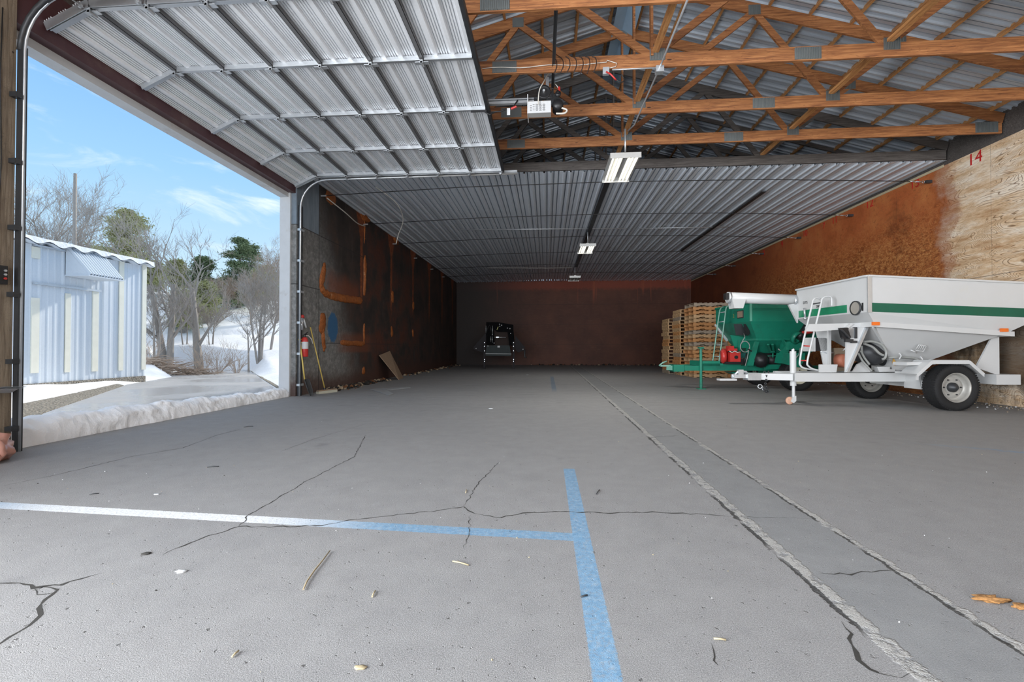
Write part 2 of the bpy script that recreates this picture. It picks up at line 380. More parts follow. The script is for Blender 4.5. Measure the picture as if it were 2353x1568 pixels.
def mat_backwall():
    m, t, b = newmat('rust_red_back_wall'); P = t.coord(); X, Y, Z = t.sep(P)
    n1 = t.noise(P, .8, 6, .65); n2 = t.noise(P, 7, 5, .7); h = t.noise(t.scale(P, (.8, 1, 7)), 3, 5, .7)
    col = t.ramp(n1, [(.3, (.075, .024, .014)), (.55, (.115, .038, .021)), (.75, (.155, .05, .026))])
    col = t.mix(t.mul(t.step(h, .55, .75), .3), col, (.24, .13, .085))
    top = t.step(t.add(Z, t.mul(n2, .5)), 4.75, 5.05)
    col = t.mix(t.mul(top, .85), col, (.26, .05, .022))
    col = t.mix(t.mul(t.mul(t.step(t.noise(t.scale(P, (3.2, 1, .12)), 1.5, 3, .5), .6, .68), t.step(Z, 3.4, 4.6)), .7), col, (.32, .075, .03))
    d = t.m('SUBTRACT', 1.0, t.step(X, -5.0, .5)); col = t.mix(t.mul(d, .95), col, (.018, .014, .013))  # shade of the unlit left corner, painted into the wall colour
    sj = t.m('MAXIMUM', t.band(Z, 3.72, .01, .01), t.m('MAXIMUM', t.band(Z, 2.5, .01, .01), t.band(Z, 1.25, .01, .01)))
    col = t.mix(t.mul(sj, .45), col, (.03, .015, .01))
    t.put(b.inputs['Base Color'], col); b.inputs['Roughness'].default_value = .65
    t.put(b.inputs['Normal'], t.bump(n2, .3, .02)); return m
def mat_wood(name, c0, c1, c2, stretch=(1.2, 22, 22)):
    m, t, b = newmat(name); P = t.coord()
    g = t.noise(t.scale(P, stretch), 2.0, 4, .6, .8); k = t.noise(t.scale(P, (1, 3, 3)), 1.1, 3, .5); kn = t.vor(t.scale(P, (.8, 3, 3)), 1.3)
    c = t.ramp(g, [(.3, c0), (.5, c1), (.72, c2)])
    ln = t.m('ABSOLUTE', t.m('SINE', t.mul(t.noise(t.scale(P, (.5, 6, 6)), 1.2, 2, .5, .5), 90.)))
    c = t.mix(t.mul(t.m('SUBTRACT', 1.0, t.step(ln, .05, .35)), .35), c, tuple(x*.5 for x in c0))
    c = t.mix(t.mul(t.step(k, .5, .75), .4), c, c0)
    c = t.mix(t.m('SUBTRACT', 1.0, t.step(kn, .03, .055)), c, tuple(x*.25 for x in c0))
    t.put(b.inputs['Base Color'], c); b.inputs['Roughness'].default_value = .62
    t.put(b.inputs['Normal'], t.bump(g, .15, .005)); return m
def mat_galv(name, base=(.42, .46, .50), rough=.38, metal=.75, streak=(1, 1, 1), var=.25, dirt=.0):
    m, t, b = newmat(name); P = t.coord()
    n = t.noise(t.scale(P, streak), 1.6, 6, .65); v = t.vor(P, 30)
    c = t.mix(n, tuple(x*(1-var) for x in base), tuple(min(1, x*(1+var)) for x in base))
    c = t.mix(t.mul(v, .2), c, tuple(x*.7 for x in base))
    if dirt: c = t.mix(t.mul(t.step(t.noise(P, 1.1, 6, .7), .55, .75), dirt), c, (.16, .12, .09))
    t.put(b.inputs['Base Color'], c); b.inputs['Metallic'].default_value = metal
    t.put(b.inputs['Roughness'], t.ramp(n, [(.3, (rough*.8,)*3), (.7, (min(1, rough*1.3),)*3)])); return m

mFloor = mat_floor(); mPly = mat_plywood(); mLeft = mat_leftwall(); mBack = mat_backwall()
mTruss = mat_wood('orange_pine_truss', (.14, .048, .017), (.30, .118, .040), (.47, .215, .08))
mTrussY = mat_wood('pine_running_lengthwise', (.28, .11, .035), (.50, .24, .085), (.68, .38, .15), (22, 1.2, 22))
mOldWood = mat_wood('weathered_grey_truss_wood', (.045, .038, .034), (.085, .075, .07), (.14, .125, .115))
mPost = mat_wood('brown_door_post_wood', (.12, .09, .065), (.22, .175, .125), (.32, .265, .20), (22, 22, 1.2))
mPallet = [mat_wood('pallet_wood_%s' % n, *c) for n, c in (('tan', ((.36, .21, .10), (.56, .36, .19), (.72, .51, .30))), ('orange', ((.36, .15, .05), (.56, .27, .10), (.68, .38, .17))), ('grey', ((.20, .16, .12), (.36, .29, .22), (.50, .41, .31))))]
mRoof = mat_galv('galvanised_roof_sheet', (.54, .60, .67), .40, .35, (.3, 2, 1), .2)
mCeil = mat_galv('galvanised_ceiling_sheet', (.80, .86, .95), .36, .25, (.4, .12, 1), .08)
mDoor = mat_galv('galvanised_door_panel', (.90, .92, .95), .36, .12, (1, .2, 1), .04)
mStrut = mat_galv('door_strut_steel', (.20, .20, .205), .5, .4)
mGalv = mat_galv('bright_galvanised_steel', (.62, .65, .68), .35, .7)
mPlate = mat_galv('truss_plate_steel', (.20, .22, .22), .5, .6)
mMaroon = M('maroon_header_paint', (.075, .03, .035), .5, var=.25, dirt=(.12, .07, .06))
mWhite = M('white_cart_paint', (.56, .57, .575), .32, var=.05, sc=2, dirt=(.56, .56, .54), dirt_amt=.2, bump=.08, bsc=3)
mWhiteTrim = M('white_casing_paint', (.58, .595, .61), .55, var=.12, dirt=(.45, .42, .4), dirt_amt=.2)
mGreen = M('green_cart_paint', (.012, .21, .135), .33, var=.18, sc=2, dirt=(.02, .13, .09), dirt_amt=.5, bump=.04, bsc=3)
mGreenBand = M('green_band_paint', (.008, .10, .06), .25, var=.25, sc=3)
mRubber = M('tyre_rubber', (.010, .010, .011), .8, var=.3, sc=30, bump=.3, bsc=80, dirt=(.035, .033, .03), dirt_amt=.1)
mBlack = M('black_steel', (.02, .02, .022), .4, .3, var=.3)
mDark = M('dark_grey_steel', (.05, .053, .058), .45, .4, var=.3, sc=8)
mEquip = M('charcoal_hopper_paint', (.035, .045, .048), .8, var=.2, sc=4)
mRed = M('red_enamel', (.50, .035, .03), .35, var=.2, sc=10)
mRedPaint = M('red_marking_paint', (.55, .02, .02), .6, var=.2)
mAmber = M('amber_reflector', (.75, .16, .02), .3)
mSnow = M('snow', (.90, .92, .95), .7, var=.05, sc=1.5, bump=.5, bsc=6, bd=.06)
mHose = M('grey_hose', (.30, .31, .30), .4, var=.2)
mWire = M('thin_black_wire', (.015, .015, .015), .5)
mCableW = M('white_cable', (.6, .58, .53), .5)
mFoam = M('orange_spray_foam', (.33, .10, .022), .5, var=.6, sc=14, bump=.9, bsc=22, dirt=(.70, .50, .30), dirt_amt=.1, bd=.03)
mTube = M('fluorescent_tube_glow', (1., .97, .84), .3, emis=2.6)
mReflect = M('lamp_reflector', (.62, .62, .60), .35, .3)
mYellow = M('yellow_handle', (.62, .46, .12), .45, var=.15, stretch=(10, 10, 1))
mTan = M('tan_board', (.26, .18, .12), .65, var=.3, sc=3, stretch=(6, 6, 1))
mBark = M('grey_bark', (.36, .325, .29), .9, var=.4, sc=12, stretch=(4, 4, .6), bump=.4, bsc=30)
mTwig = M('brown_twigs', (.42, .33, .26), .9, var=.3)
mPine = M('pine_needles', (.17, .22, .11), .85, var=.6, sc=.6)
mPineY = M('yellowish_pine_needles', (.42, .42, .20), .85, var=.5, sc=.6)
mWet = None
def mat_drive():
    m, t, b = newmat('wet_asphalt_drive'); P = t.coord(); n = t.noise(P, .35, 4, .5); f = t.noise(P, 60, 3, .7)
    c = t.mix(.4, t.ramp(n, [(.35, (.40, .41, .43)), (.65, (.50, .49, .48))]), t.ramp(f, [(.3, (.2, .2, .2)), (.7, (.5, .5, .5))]))
    t.put(b.inputs['Base Color'], c); t.put(b.inputs['Roughness'], t.ramp(n, [(.44, (.22,)*3), (.56, (.6,)*3)]))
    return m
mWet = mat_drive()
def mat_gravel():
    m, t, b = newmat('gravel_edge'); P = t.coord(); v = t.vor(P, 22); n = t.noise(P, 30, 4, .8)
    t.put(b.inputs['Base Color'], t.ramp(n, [(.3, (.08, .07, .055)), (.5, (.28, .25, .2)), (.7, (.6, .56, .5))])); b.inputs['Roughness'].default_value = .9
    t.put(b.inputs['Normal'], t.bump(v, 1., .05)); return m
mGravel = mat_gravel()
mShed = mat_galv('pale_blue_shed_sheet', (.70, .76, .82), .5, .05, (1, .3, .3), .06)
mCream = M('cream_sunlit_strip', (.86, .84, .72), .5, var=.1)  # opaque cream colour for the sunlit bands on the shed

# ------------------------------------------------------------------ building shell
def corrugate(p0, du, dv, nlen, vlen, prof, period, thick=.002, n=Vector((0, 0, -1))):
    """sheet: ribs repeat along du, run along dv; prof: list of (u 0..1, height)"""
    mb = MB(); A = []; p0 = Vector(p0); du = Vector(du); dv = Vector(dv)
    k = int(math.ceil(nlen/period))
    for i in range(k):
        for u, h in prof:
            x = (i+u)*period
            if x <= nlen+1e-6: A.append(p0+du*x+n*h)
    A.append(p0+du*nlen+n*prof[0][1])
    B = [a+dv*vlen for a in A]
    mb.quadstrip(A, B)
    A2 = [a-n*thick for a in A]; B2 = [a-n*thick for a in B]
    mb.quadstrip(B2, A2); mb.quadstrip(A2, A); mb.quadstrip(B, B2)
    return mb
AG = [(0, .0), (.02, .035), (.10, .035), (.12, 0), (.17, 0), (.175, -.10), (.225, -.10), (.23, 0), (.34, 0), (.36, .035), (.42, .035), (.44, 0), (.52, 0), (.525, -.10), (.575, -.10), (.58, 0), (.76, 0), (.765, -.10), (.815, -.10), (.82, 0)]

struct('floor', MB().bb((XL-.1, YF, -.25), (XR+.2, YB+.2, 0)), mFloor)
struct('wall_right', MB().bb((XR, YF, 0), (XR+.12, YB, 5.06)), mPly)
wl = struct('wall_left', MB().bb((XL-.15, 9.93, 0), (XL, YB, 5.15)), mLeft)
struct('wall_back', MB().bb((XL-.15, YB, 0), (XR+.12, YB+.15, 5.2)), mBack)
struct('wall_near', MB().bb((XL-.15, .3, 0), (XL, 4.44, 5.15)), mPost)
ceil = struct('ceiling', corrugate((XL, 10.62, ZC), (1, 0, 0), (0, 1, 0), XR-XL, YB-10.62, AG, .46), mCeil)
rl_ = math.hypot(1, SL)
def roof(name, x0, x1):
    d = Vector((x1-x0, 0, zroof(x1)-zroof(x0)+0)); L = d.length; d.normalize(); n = Vector((-d.z, 0, d.x));
    if n.z > 0: n = -n
    mb = corrugate((x0, YF, zroof(x0)+.24), (0, 1, 0), d, YB-YF+.1, L, AG, .34, n=n)
    return struct(name, mb, mRoof)
roof('roof_right', XR+.4, RIDGE); roof('roof_left', XL-.4, RIDGE)
struct('trim_1', MB().bb((XR+.0, YF, 5.06), (XR+.14, YB, 5.13)), mOldWood)
struct('trim_2', MB().bb((XR-.012, 10.7, 5.03), (XR-.001, YB, 5.085)), M('pale_plywood_edge', (.52, .45, .30), .8))
struct('trim_3', MB().bb((XR+.02, YF, 5.13), (XR+.14, YB, 5.62)), mOldWood)
struct('trim_4', MB().bb((XL-.14, YF, 5.15), (XL-.02, YB, 5.62)), mOldWood)
# big doorway in the left wall
hd = struct('trim_5', MB().bb((XL-.16, 4.2, 4.56), (XL-.02, 10.15, 5.15)), mMaroon)
struct('trim_6', MB().bb((XL-.36, 4.3, 4.46), (XL-.16, 10.1, 4.60)).bb((XL-.38, 4.3, 4.60), (XL-.35, 10.1, 5.2)), mWhiteTrim)
struct('trim_7', MB().bb((XL-.36, 9.88, -.1), (XL-.12, 10.05, 4.6)), mWhiteTrim)
struct('trim_8', MB().bb((XL-.36, 4.30, -.1), (XL-.155, 4.43, 4.6)), mWhiteTrim)
struct('wall_outside', MB().bb((XL-.2, 10.05, -.2), (XL-.155, YB, 5.4)).bb((XL-.2, -6, -.2), (XL-.155, 4.36, 5.4)), mShed)
struct('trim_9', MB().bb((XL-.30, 4.50, -.1), (XL-.09, 9.9, -.02)), mDark)

# ------------------------------------------------------------------ roof trusses
def make_truss(wood, plates=True):
    t = empty('roof_truss', (0, 0, 0)); z0 = 5.15; D = .20
    MB().bb((XL+.02, -.019, z0), (XR-.06, .019, z0+D)).build('bottom_chord', wood, t)
    for x0, x1 in ((XR-.02, RIDGE), (XL-.0, RIDGE)):
        a = Vector((x0, 0, zroof(x0)+.08)); b = Vector((x1, 0, zroof(x1)+.08))
        MB().beam(a, b, .038, .19, (0, 1, 0) if 0 else (0, 0, 1)).build('top_chord', wood, t)
    bn = [RIDGE-6.4+3.2, RIDGE, RIDGE+3.2]
    tn = [RIDGE-4.35, RIDGE-2.02, RIDGE, RIDGE+2.02, RIDGE+4.35]
    zt = lambda x: zroof(x)+.03
    segs = [(bn[0], tn[0]), (bn[0], tn[1]), (bn[1], tn[1]), (bn[1], tn[3]), (bn[2], tn[3]), (bn[2], tn[4]), (bn[1], tn[2])]
    for a, b in segs:
        MB().beam((a, 0, z0+D*.8), (b, 0, zt(b)), .036, .105 if a != b else .09).build('web', wood, t)
    if plates:
        def plate(x, z, w, h):
            m = MB().bb((x-w/2, -.024, z-h/2), (x+w/2, -.020, z+h/2)); n = int(w/.022)
            for i in range(n): m.box((x-w/2+(i+.5)*w/n, -.029, z), (.009, .010, h*.96))
            m.build('gusset_plate', mPlate, t)
        for x in bn: plate(x+.08, z0+D*.9, .22, .17)
        for x in (3.68, -.62): plate(x, z0+D/2, .36, .17)
        plate(XR-.33, z0+D*.6, .4, .2); plate(XL+.3, z0+D*.6, .4, .2)
        for x in tn: plate(x, zt(x)+.02, .20, .17)
    return t
TY = [4.2, 5.5, 6.77, 8.10, 9.36]
tl = ['orange pine roof truss nearest the camera, high above the floor', 'orange pine roof truss crossing the very top of the view',
      'pine roof truss carrying the grey conduit box and coiled brown hoses', 'pine roof truss just behind the garage door opener motor',
      'pine roof truss just before the metal ceiling, above the first tube light']
tr0 = make_truss(mTruss)
for i, y in enumerate(TY):
    o = tr0 if i == 0 else dup(tr0)
    o.location = (0, y, 0); tag(o, tl[i], 'roof truss', 'wooden roof trusses')
tg0 = make_truss(mOldWood, False)
gl = ['weathered grey roof truss whose chord edges the metal ceiling', 'dark grey roof truss in the loft, first behind the ceiling edge', 'dark grey roof truss in the loft, second behind the ceiling edge', 'dark grey roof truss deepest in the loft shadows']
for i, y in enumerate([10.58, 11.9, 13.2, 14.5]):
    o = tg0 if i == 0 else dup(tg0)
    o.location = (0, y, 0 if i == 0 else .13); tag(o, gl[i], 'roof truss', 'weathered loft trusses')
# purlins
pm0 = None
for side in (1, -1):
    for k in range(11):
        x = (XR-.25-k*.66) if side == 1 else (XL+.25+k*.66)
        p = MB().bb((-.019, -13.9, 0), (.019, 16, .085)).build('roof_purlin', mTrussY) if pm0 is None else pm0.copy()
        if pm0 is None: pm0 = p
        else: COL.objects.link(p)
        p.location = (x, 0, zroof(x)+.155); p.rotation_euler = (0, math.atan(SL)*side, 0)
        tag(p, 'pine roof purlin, %s up from the %s eave' % (ORD[k], 'right' if side == 1 else 'left'), 'purlin', 'purlins under the roof sheets')
# lateral braces on the bottom chords
for x, lab in ((4.72, 'light pine brace lying lengthwise over the truss chords, right one'), (1.52, 'light pine brace lying lengthwise over the truss chords near the conduit')):
    tag(MB().bb((x-.045+.05, 3.2, 5.352), (x+.045+.05, 10.55, 5.39)).build('lateral_brace', mTrussY), lab, 'brace', 'lateral braces')
tag(MB().prism([(1.30, 4, 7.36), (1.52, 4, 7.50), (1.74, 4, 7.36), (1.74, 4, 7.34), (1.52, 4, 7.48), (1.30, 4, 7.34)], (0, 7, 0)).build('ridge_liner', M('pale_blue_ridge_sheet', (.35, .5, .65), .4)), 'pale blue sheet strip hanging under the roof ridge', 'ridge strip')

# ------------------------------------------------------------------ overhead door and tracks
ZD = 4.95
od = empty('overhead_door', (-3, 7.4, ZD), 0, 'galvanised sectional overhead door rolled up flat under the trusses', 'overhead door')
OO = Vector((-3, 7.4, ZD))
edges = [-.95-.69*k for k in range(7)]+[-5.62]
zed = [ZD]*7+[ZD-.24]
DP = []
for _i in range(3):
    _o = _i/3+.02
    DP += [(_o, 0), (_o+.012, .028), (_o+.075, .028), (_o+.087, 0)]
    for _q in (.13, .18, .23, .28): DP += [(_o+_q, 0), (_o+_q+.003, -.026), (_o+_q+.017, -.026), (_o+_q+.020, 0)]
y0d, y1d = 4.72, 9.88
for k in range(7):
    a = Vector((edges[k], y0d, zed[k])); b = Vector((edges[k+1], y0d, zed[k+1])); d = b-a; L = d.length-.012; d.normalize()
    n = Vector((d.z, 0, -d.x)); n = n if n.z < 0 else -n
    mb = corrugate(a, d, (0, 1, 0), L, y1d-y0d, DP, L/1.0, .03, n)
    mb.build('door_section', mDoor, od); bpy.context.view_layer
    ob = COL.objects[-1]
    # frames: end and centre stiles of each section
    for y in (y0d+.05, 5.95, 7.27, 8.60, y1d-.05):
        sm = MB().beam(a+d*.02+n*.03+Vector((0, y-y0d, 0)), a+d*(L-.02)+n*.03+Vector((0, y-y0d, 0)), .075, .045)
        sm.beam(a+d*.02+n*.055+Vector((0, y-y0d-.03, 0)), a+d*(L-.02)+n*.055+Vector((0, y-y0d-.03, 0)), .012, .03)
        sm.build('stile', mGalv, od)
    MB().beam(a+d*.0+Vector((0, -.004, 0))+n*.02, a+d*(L)+Vector((0, -.004, 0))+n*.02, .008, .10).beam(a+Vector((0, y1d-y0d+.004, 0))+n*.02, a+d*L+Vector((0, y1d-y0d+.004, 0))+n*.02, .008, .10).build('end_cap', mGalv, od)
    # strut along the joint
    if k < 6:
        jx = b
        MB().bb((jx.x-.028, y0d, jx.z-.055), (jx.x-.022, y1d, jx.z-.005)).bb((jx.x-.028, y0d, jx.z-.055), (jx.x+.030, y1d, jx.z-.050)).bb((jx.x+.024, y0d, jx.z-.055), (jx.x+.030, y1d, jx.z-.005)).build('strut', mStrut, od)
        for y in (y0d+.05, 5.95, 7.27, 8.60, y1d-.05):
            h = MB().bb((jx.x-.09, y-.03, jx.z-.095), (jx.x+.09, y+.03, jx.z-.085)).cyl((jx.x, y, jx.z-.105), .016, .10, (0, 1, 0), 8)
            h.bb((jx.x-.02, y-.05, jx.z-.115), (jx.x+.02, y-.04, jx.z-.07)).build('hinge', mGalv, od)
    for y in (y0d-.05, y1d+.05):
        MB().cyl((edges[k]-.05, y, zed[k]-.07), .03, .03, (0, 1, 0), 10).cyl((edges[k]-.05, y, zed[k]-.07), .008, .16, (0, 1, 0), 6).build('roller', mGalv, od)
MB().bb((-.955, y0d, ZD-.06), (-.91, y1d, ZD+.03)).build('edge_channel', mDark, od)
for ch in od.children: ch.matrix_parent_inverse = Matrix.Translation(-OO)
def track(y, lab, s):
    t = empty('door_track', (XL+.06, y, 0), 0, lab, 'door track', 'overhead door tracks'); O = Vector((XL+.06, y, 0))
    pts = [(0, 0, .0), (0, 0, 4.25)]
    for i in range(1, 9): a = i*PI/2/8; pts.append((.62-.62*math.cos(a), 0, 4.25+.62*math.sin(a)))
    pts.append((4.9, 0, 4.885))
    MB().tube(pts, .022 if s > 0 else .013, 8).build('rail', mGalv, t)
    MB().bb((-.05, -.012 if s > 0 else -.03, 0), (.0, .10 if s > 0 else .03, 4.3)).build('angle', mDark, t)
    MB().bb((.6, -.01+s*.03, 4.90), (4.9, .0+s*.03, 4.96)).bb((.6, min(0, s*.05), 4.955), (4.9, max(0, s*.05), 4.965)).build('horizontal_angle', mGalv, t)
    if s < 0: MB().tube([(p[0]-.03, p[1]-.02, p[2]) for p in pts[1:]], .03, 6).build('curved_flange', mDark, t)
    for z in (.25, .95, 1.65, 2.35, 3.05, 3.75):
        MB().bb((-.06, s*.0-.03, z-.025), (.02, s*.0+(.14 if s > 0 else -.09), z+.025)).build('bracket', mGalv if s > 0 else mDark, t)
    return t
track(9.99, 'far galvanised track curving up beside the rusty wall', -0.5 if 0 else 1)
track(4.47, 'near steel track curving up beside the brown wooden post', -1)

# ------------------------------------------------------------------ lights, conduit, opener
def make_fixture():
    f = empty('tube_light', (0, 0, 0))
    MB().bb((-.28, 0, .0), (.28, 1.25, .035)).bb((-.28, -.01, -.05), (.28, .0, .05)).bb((-.28, 1.25, -.05), (.28, 1.26, .05)).bb((-.05, .1, .035), (.05, 1.15, .09)).build('housing', mReflect, f)
    m = MB()
    for x in (-.19, -.09, .09, .19): m.prism([(x-.045, 0, -.002), (x-.05, 0, -.03), (x-.046, 0, -.03), (x-.04, 0, -.002)], (0, 1.25, 0)).prism([(x+.04, 0, -.002), (x+.046, 0, -.03), (x+.05, 0, -.03), (x+.045, 0, -.002)], (0, 1.25, 0))
    m.build('reflector', mReflect, f)
    for x in (-.215, -.14, -.075, .075, .14, .215): MB().tube([(x, .03, -.025), (x, 1.22, -.025)], .014, 8).build('lamp_tube', mTube, f)
    MB().tube([(0, .05, .09), (0, .05, .51)], .018, 8).build('hanger', mGalv, f)
    return f
fx = make_fixture()
for i, (x, y, z, lab) in enumerate(((1.45, 8.55, 4.62, 'lit tube light hanging before the truss at the ceiling edge'), (1.42, 16.0, 4.62, 'lit tube light hanging midway under the metal ceiling'), (1.42, 23.2, 4.62, 'tube light farthest away under the metal ceiling'))):
    o = fx if i == 0 else dup(fx); o.location = (x, y, z)
    if i < 2: lamp('tube_light_glow', 'AREA', (x, y+.62, z-.06), (0, 0, 0), (120, 55)[i], (1, .97, .9), shape='RECTANGLE', size=.5, size_y=1.2)
    tag(o, lab, 'ceiling light', 'hanging tube lights')
    if i == 2:
        for c in o.children:
            if c.name.startswith('lamp_tube'): c.data = c.data.copy(); c.data.materials[0] = mReflect
tag(MB().tube([(1.63, 3.4, 5.11), (1.62, 6.76, 5.11), (1.58, 8.4, 5.11), (1.50, 8.6, 5.09)], .014, 8).build('electrical_conduit', mGalv), 'long grey conduit running lengthwise under the truss chords to the first light', 'conduit')
tag(MB().tube([(.95, 6.73, 5.125), (1.60, 6.73, 5.125)], .011, 8).build('electrical_conduit', mGalv), 'short grey conduit crossing to the red plug box on the truss', 'conduit')
jb = empty('junction_box', (.86, 6.72, 5.10), 0, 'small grey outlet box with red plug on the truss chord', 'junction box')
MB().box((0, 0, 0), (.09, .05, .10)).build('box', mGalv, jb)
MB().tube([(.0, -.04, -.03), (.06, -.06, -.08), (.12, -.05, -.14), (.14, -.03, -.15)], .012, 8).build('plug', mRed, jb)
MB().tube(S([(.14, -.03, -.15), (.22, -.02, -.18), (.26, 0, -.13), (.22, 0, -.05)]), .008, 6).build('cord', mWire, jb)
jb2 = tag(MB().box((1.62, 6.72, 5.085), (.11, .09, .09)).build('junction_box', mGalv), 'small grey box where the two conduits meet', 'junction box')
# wiring on truss
pts = [(-.95+i*.14, 6.735, 5.23+.012*math.sin(i*1.1)) for i in range(19)]+[(1.72*.55, 6.735, 5.2), (.98, 6.735, 5.15)]
tag(MB().tube(pts[:14]+[(.88, 6.735, 5.27), (1.02, 6.735, 5.22), (1.0, 6.735, 5.17), (.88, 6.735, 5.15)], .006, 6).build('electrical_cable', mCableW), 'thin cream cable stapled along the truss chord', 'cable')
for i in range(7):
    x = .12+i*.095
    c = MB().tube(S([(x-.03, 6.70, 5.34-.005*i), (x+.02, 6.69, 5.28), (x+.03, 6.68, 5.18), (x-.01, 6.69, 5.08+.02*math.sin(i))]), .008, 6).build('rubber_hose', M('brown_rubber_hose', (.03, .014, .01), .5) if i == 0 else bpy.data.materials['brown_rubber_hose'])
    tag(c, 'brown hose loop hanging over the truss chord beside the hanger strut', 'hose', 'brown hose loops on the truss')
OY = 7.35
op = empty('door_opener', (-.1, OY, 4.95), 0, 'garage door opener with black pulleys and white labelled housing', 'door opener')
MB().bb((-.19, -.14, -.17), (.17, .0, .02)).build('housing', M('light_grey_housing', (.45, .45, .44), .5), op)
hp = MB().bb((-.19, -.146, -.17), (.17, -.141, .01)).bb((-.20, -.15, -.175), (-.188, .15, .13)).build('cover_plate', mWhiteTrim, op)
lm = MB()
for i in range(8): lm.box((-.145+.006*(i % 3)*0+(0), -.1475, -.04-.0135*i), (.03, .001, .006)) if i % 2 else lm.box((-.10, -.1475, -.04-.0135*i), (.03, .001, .006))
for i in range(9):
    for j in range(3): lm.box((-.05+.055*j, -.1475, -.035-.0125*i), (.045-.008*((i+j) % 3), .001, .005))
lm.build('printed_lines', mDark, op).parent = hp; hp.children[0].location = (0, 0, 0)
MB().lathe([(1e-4, 0), (.03, 0), (.085, .012), (.10, .0), (.10, .035), (.085, .025), (.03, .035), (1e-4, .035)], (.06, -.19, .14), (0, 1, 0), 28).build('pulley', mBlack, op)
MB().cyl((.06, -.205, .14), .02, .04, (0, 1, 0), 12).build('shaft_end', mGalv, op)
MB().lathe([(1e-4, 0), (.045, 0), (.045, .03), (1e-4, .03)], (.28, -.19, .10), (0, 1, 0), 20).cyl((.28, -.20, .10), .015, .03, (0, 1, 0), 10).build('small_pulley', mBlack, op)
MB().lathe([(1e-4, -.12), (.07, -.12), (.085, -.09), (.085, .09), (.07, .12), (1e-4, .12)], (.28, -.02, -.03), (0, 1, 0), 20).build('motor', mBlack, op)
MB().lathe([(.105, .008), (.11, .008), (.11, .026), (.105, .026)], (.06, -.19, .14), (0, 1, 0), 28, close=True).tube([(.06, -.175, .24), (.29, -.175, .15)], .006, 5).tube([(.06, -.175, .04), (.28, -.175, .055)], .006, 5).build('drive_belt', mBlack, op)
MB().bb((-.9, -.03, .06), (-.1, .03, .10)).bb((-.9, -.05, .11), (-.1, .05, .125)).build('rail', mGalv, op)
MB().bb((-.9, .0, .12), (.1, .02, .16)).build('rail_top', mDark, op)
MB().beam((.20, .0, .30), (.22, -1.83, .30), .045, .02).beam((.18, .0, .30), (.20, -1.83, .30), .008, .05).build('hanger_strut', mDark, op)
MB().bb((.18, -.02, .0), (.215, .03, .33)).build('strut_post', mDark, op)
MB().bb((.09, -.03, .18), (.14, -.02, .46)).build('strut_plate', mGalv, op)
MB().tube(S([(.33, -.1, -.08), (.42, -.1, -.12), (.38, -.1, -.17), (.25, -.1, -.17)]), .014, 8).build('chain_guard', mCableW, op)
MB().tube(S([(-.03, -.19, -.06), (-.01, -.2, .15), (.06, -.18, .3), (.12, -.1, .45), (.17, -.02, .55)]), .009, 6).tube([(.17, -.04, .4), (.26, -.1, .28), (.31, -.12, .18)], .007, 6).build('power_cord', mCableW, op)
MB().cyl((.30, -.12, .2), .018, .08, (0, .2, 1), 8).cyl((-.42, -.08, -.04), .018, .09, (1, 0, .4), 8).build('red_connector', mRed, op)
MB().tube([(-.36, -.05, .09), (-.42, -.08, -.02), (-.62, -.1, -.10), (-.78, -.12, -.12)], .012, 6).build('door_arm', mBlack, op)
MB().box((-.5, -.1, -.11), (.05, .004, .11)).build('tag', mWhiteTrim, op)
MB().bb((-1.1, -.14, -.12), (-.85, -.13, -.085)).tube([(-.88, -.13, -.11), (-.80, -.12, -.16), (-.7, -.1, -.1)], .012, 6).build('door_bracket', mBlack, op)

# ceiling tie cables with turnbuckles
for i, y in enumerate([11.03, 13.70, 16.39, 19.08, 21.85, 24.31]):
    c = empty('tie_cable', (0, y, 0), 0, 'steel tie cable under the metal ceiling, %s from its front edge' % ORD[i], 'cable', 'tie cables under the ceiling')
    MB().tube([(XL+.05, 0, 4.86), (-2, 0, 4.985), (1.5, 0, 5.02), (5, 0, 4.98), (XR-.45, 0, 4.85)], .010, 5).build('wire_rope', mWire, c)
    MB().tube([(XR-.45, 0, 4.85), (XR-.36, 0, 4.84)], .014, 6).tube([(XR-.34, -.02, 4.84), (XR-.20, -.02, 4.83)], .008, 6).tube([(XR-.34, .02, 4.84), (XR-.20, .02, 4.83)], .008, 6).lathe([(.022, -.005), (.03, -.005), (.03, .005), (.022, .005)], (XR-.17, 0, 4.83), (0, 1, 0), 12, close=True).build('turnbuckle', mGalv, c)
    MB().bb((XR-.13, -.03, 4.80), (XR-.001, .03, 4.86)).build('eye_bolt', mDark, c)
    MB().cyl((XL+.08, 0, 4.86), .02, .14, (1, 0, 0), 8).build('clamp', mGalv, c)
# thin pipes on the ceiling
tag(MB().tube([(-2.9, 15.45, 5.09), (2.7, 15.7, 5.09)], .012, 6).build('ceiling_pipe', mGalv), 'thin grey pipe crossing the metal ceiling left of the middle light', 'pipe')
tag(MB().tube([(3.1, 15.72, 5.09), (6.15, 15.75, 5.09)], .012, 6).build('ceiling_pipe', mGalv), 'thin grey pipe crossing the metal ceiling right of the middle light', 'pipe')
tag(MB().tube(S([(-2.97, 22.98, 5.08), (-1.5, 22.8, 5.03), (0, 22.9, 5.02), (1.3, 23.3, 5.09)]), .012, 6).build('hanging_cable', mCableW), 'pale cable sagging under the far ceiling left of the last light', 'cable')
tag(MB().tube(S([(XL+.08, 11.2, 4.86), (XL+.2, 12., 4.72), (XL+.15, 12.9, 4.68), (XL+.1, 13.6, 4.78)]), .014, 6).build('hanging_cable', mCableW), 'white cable sagging along the top of the rusty left wall', 'cable')
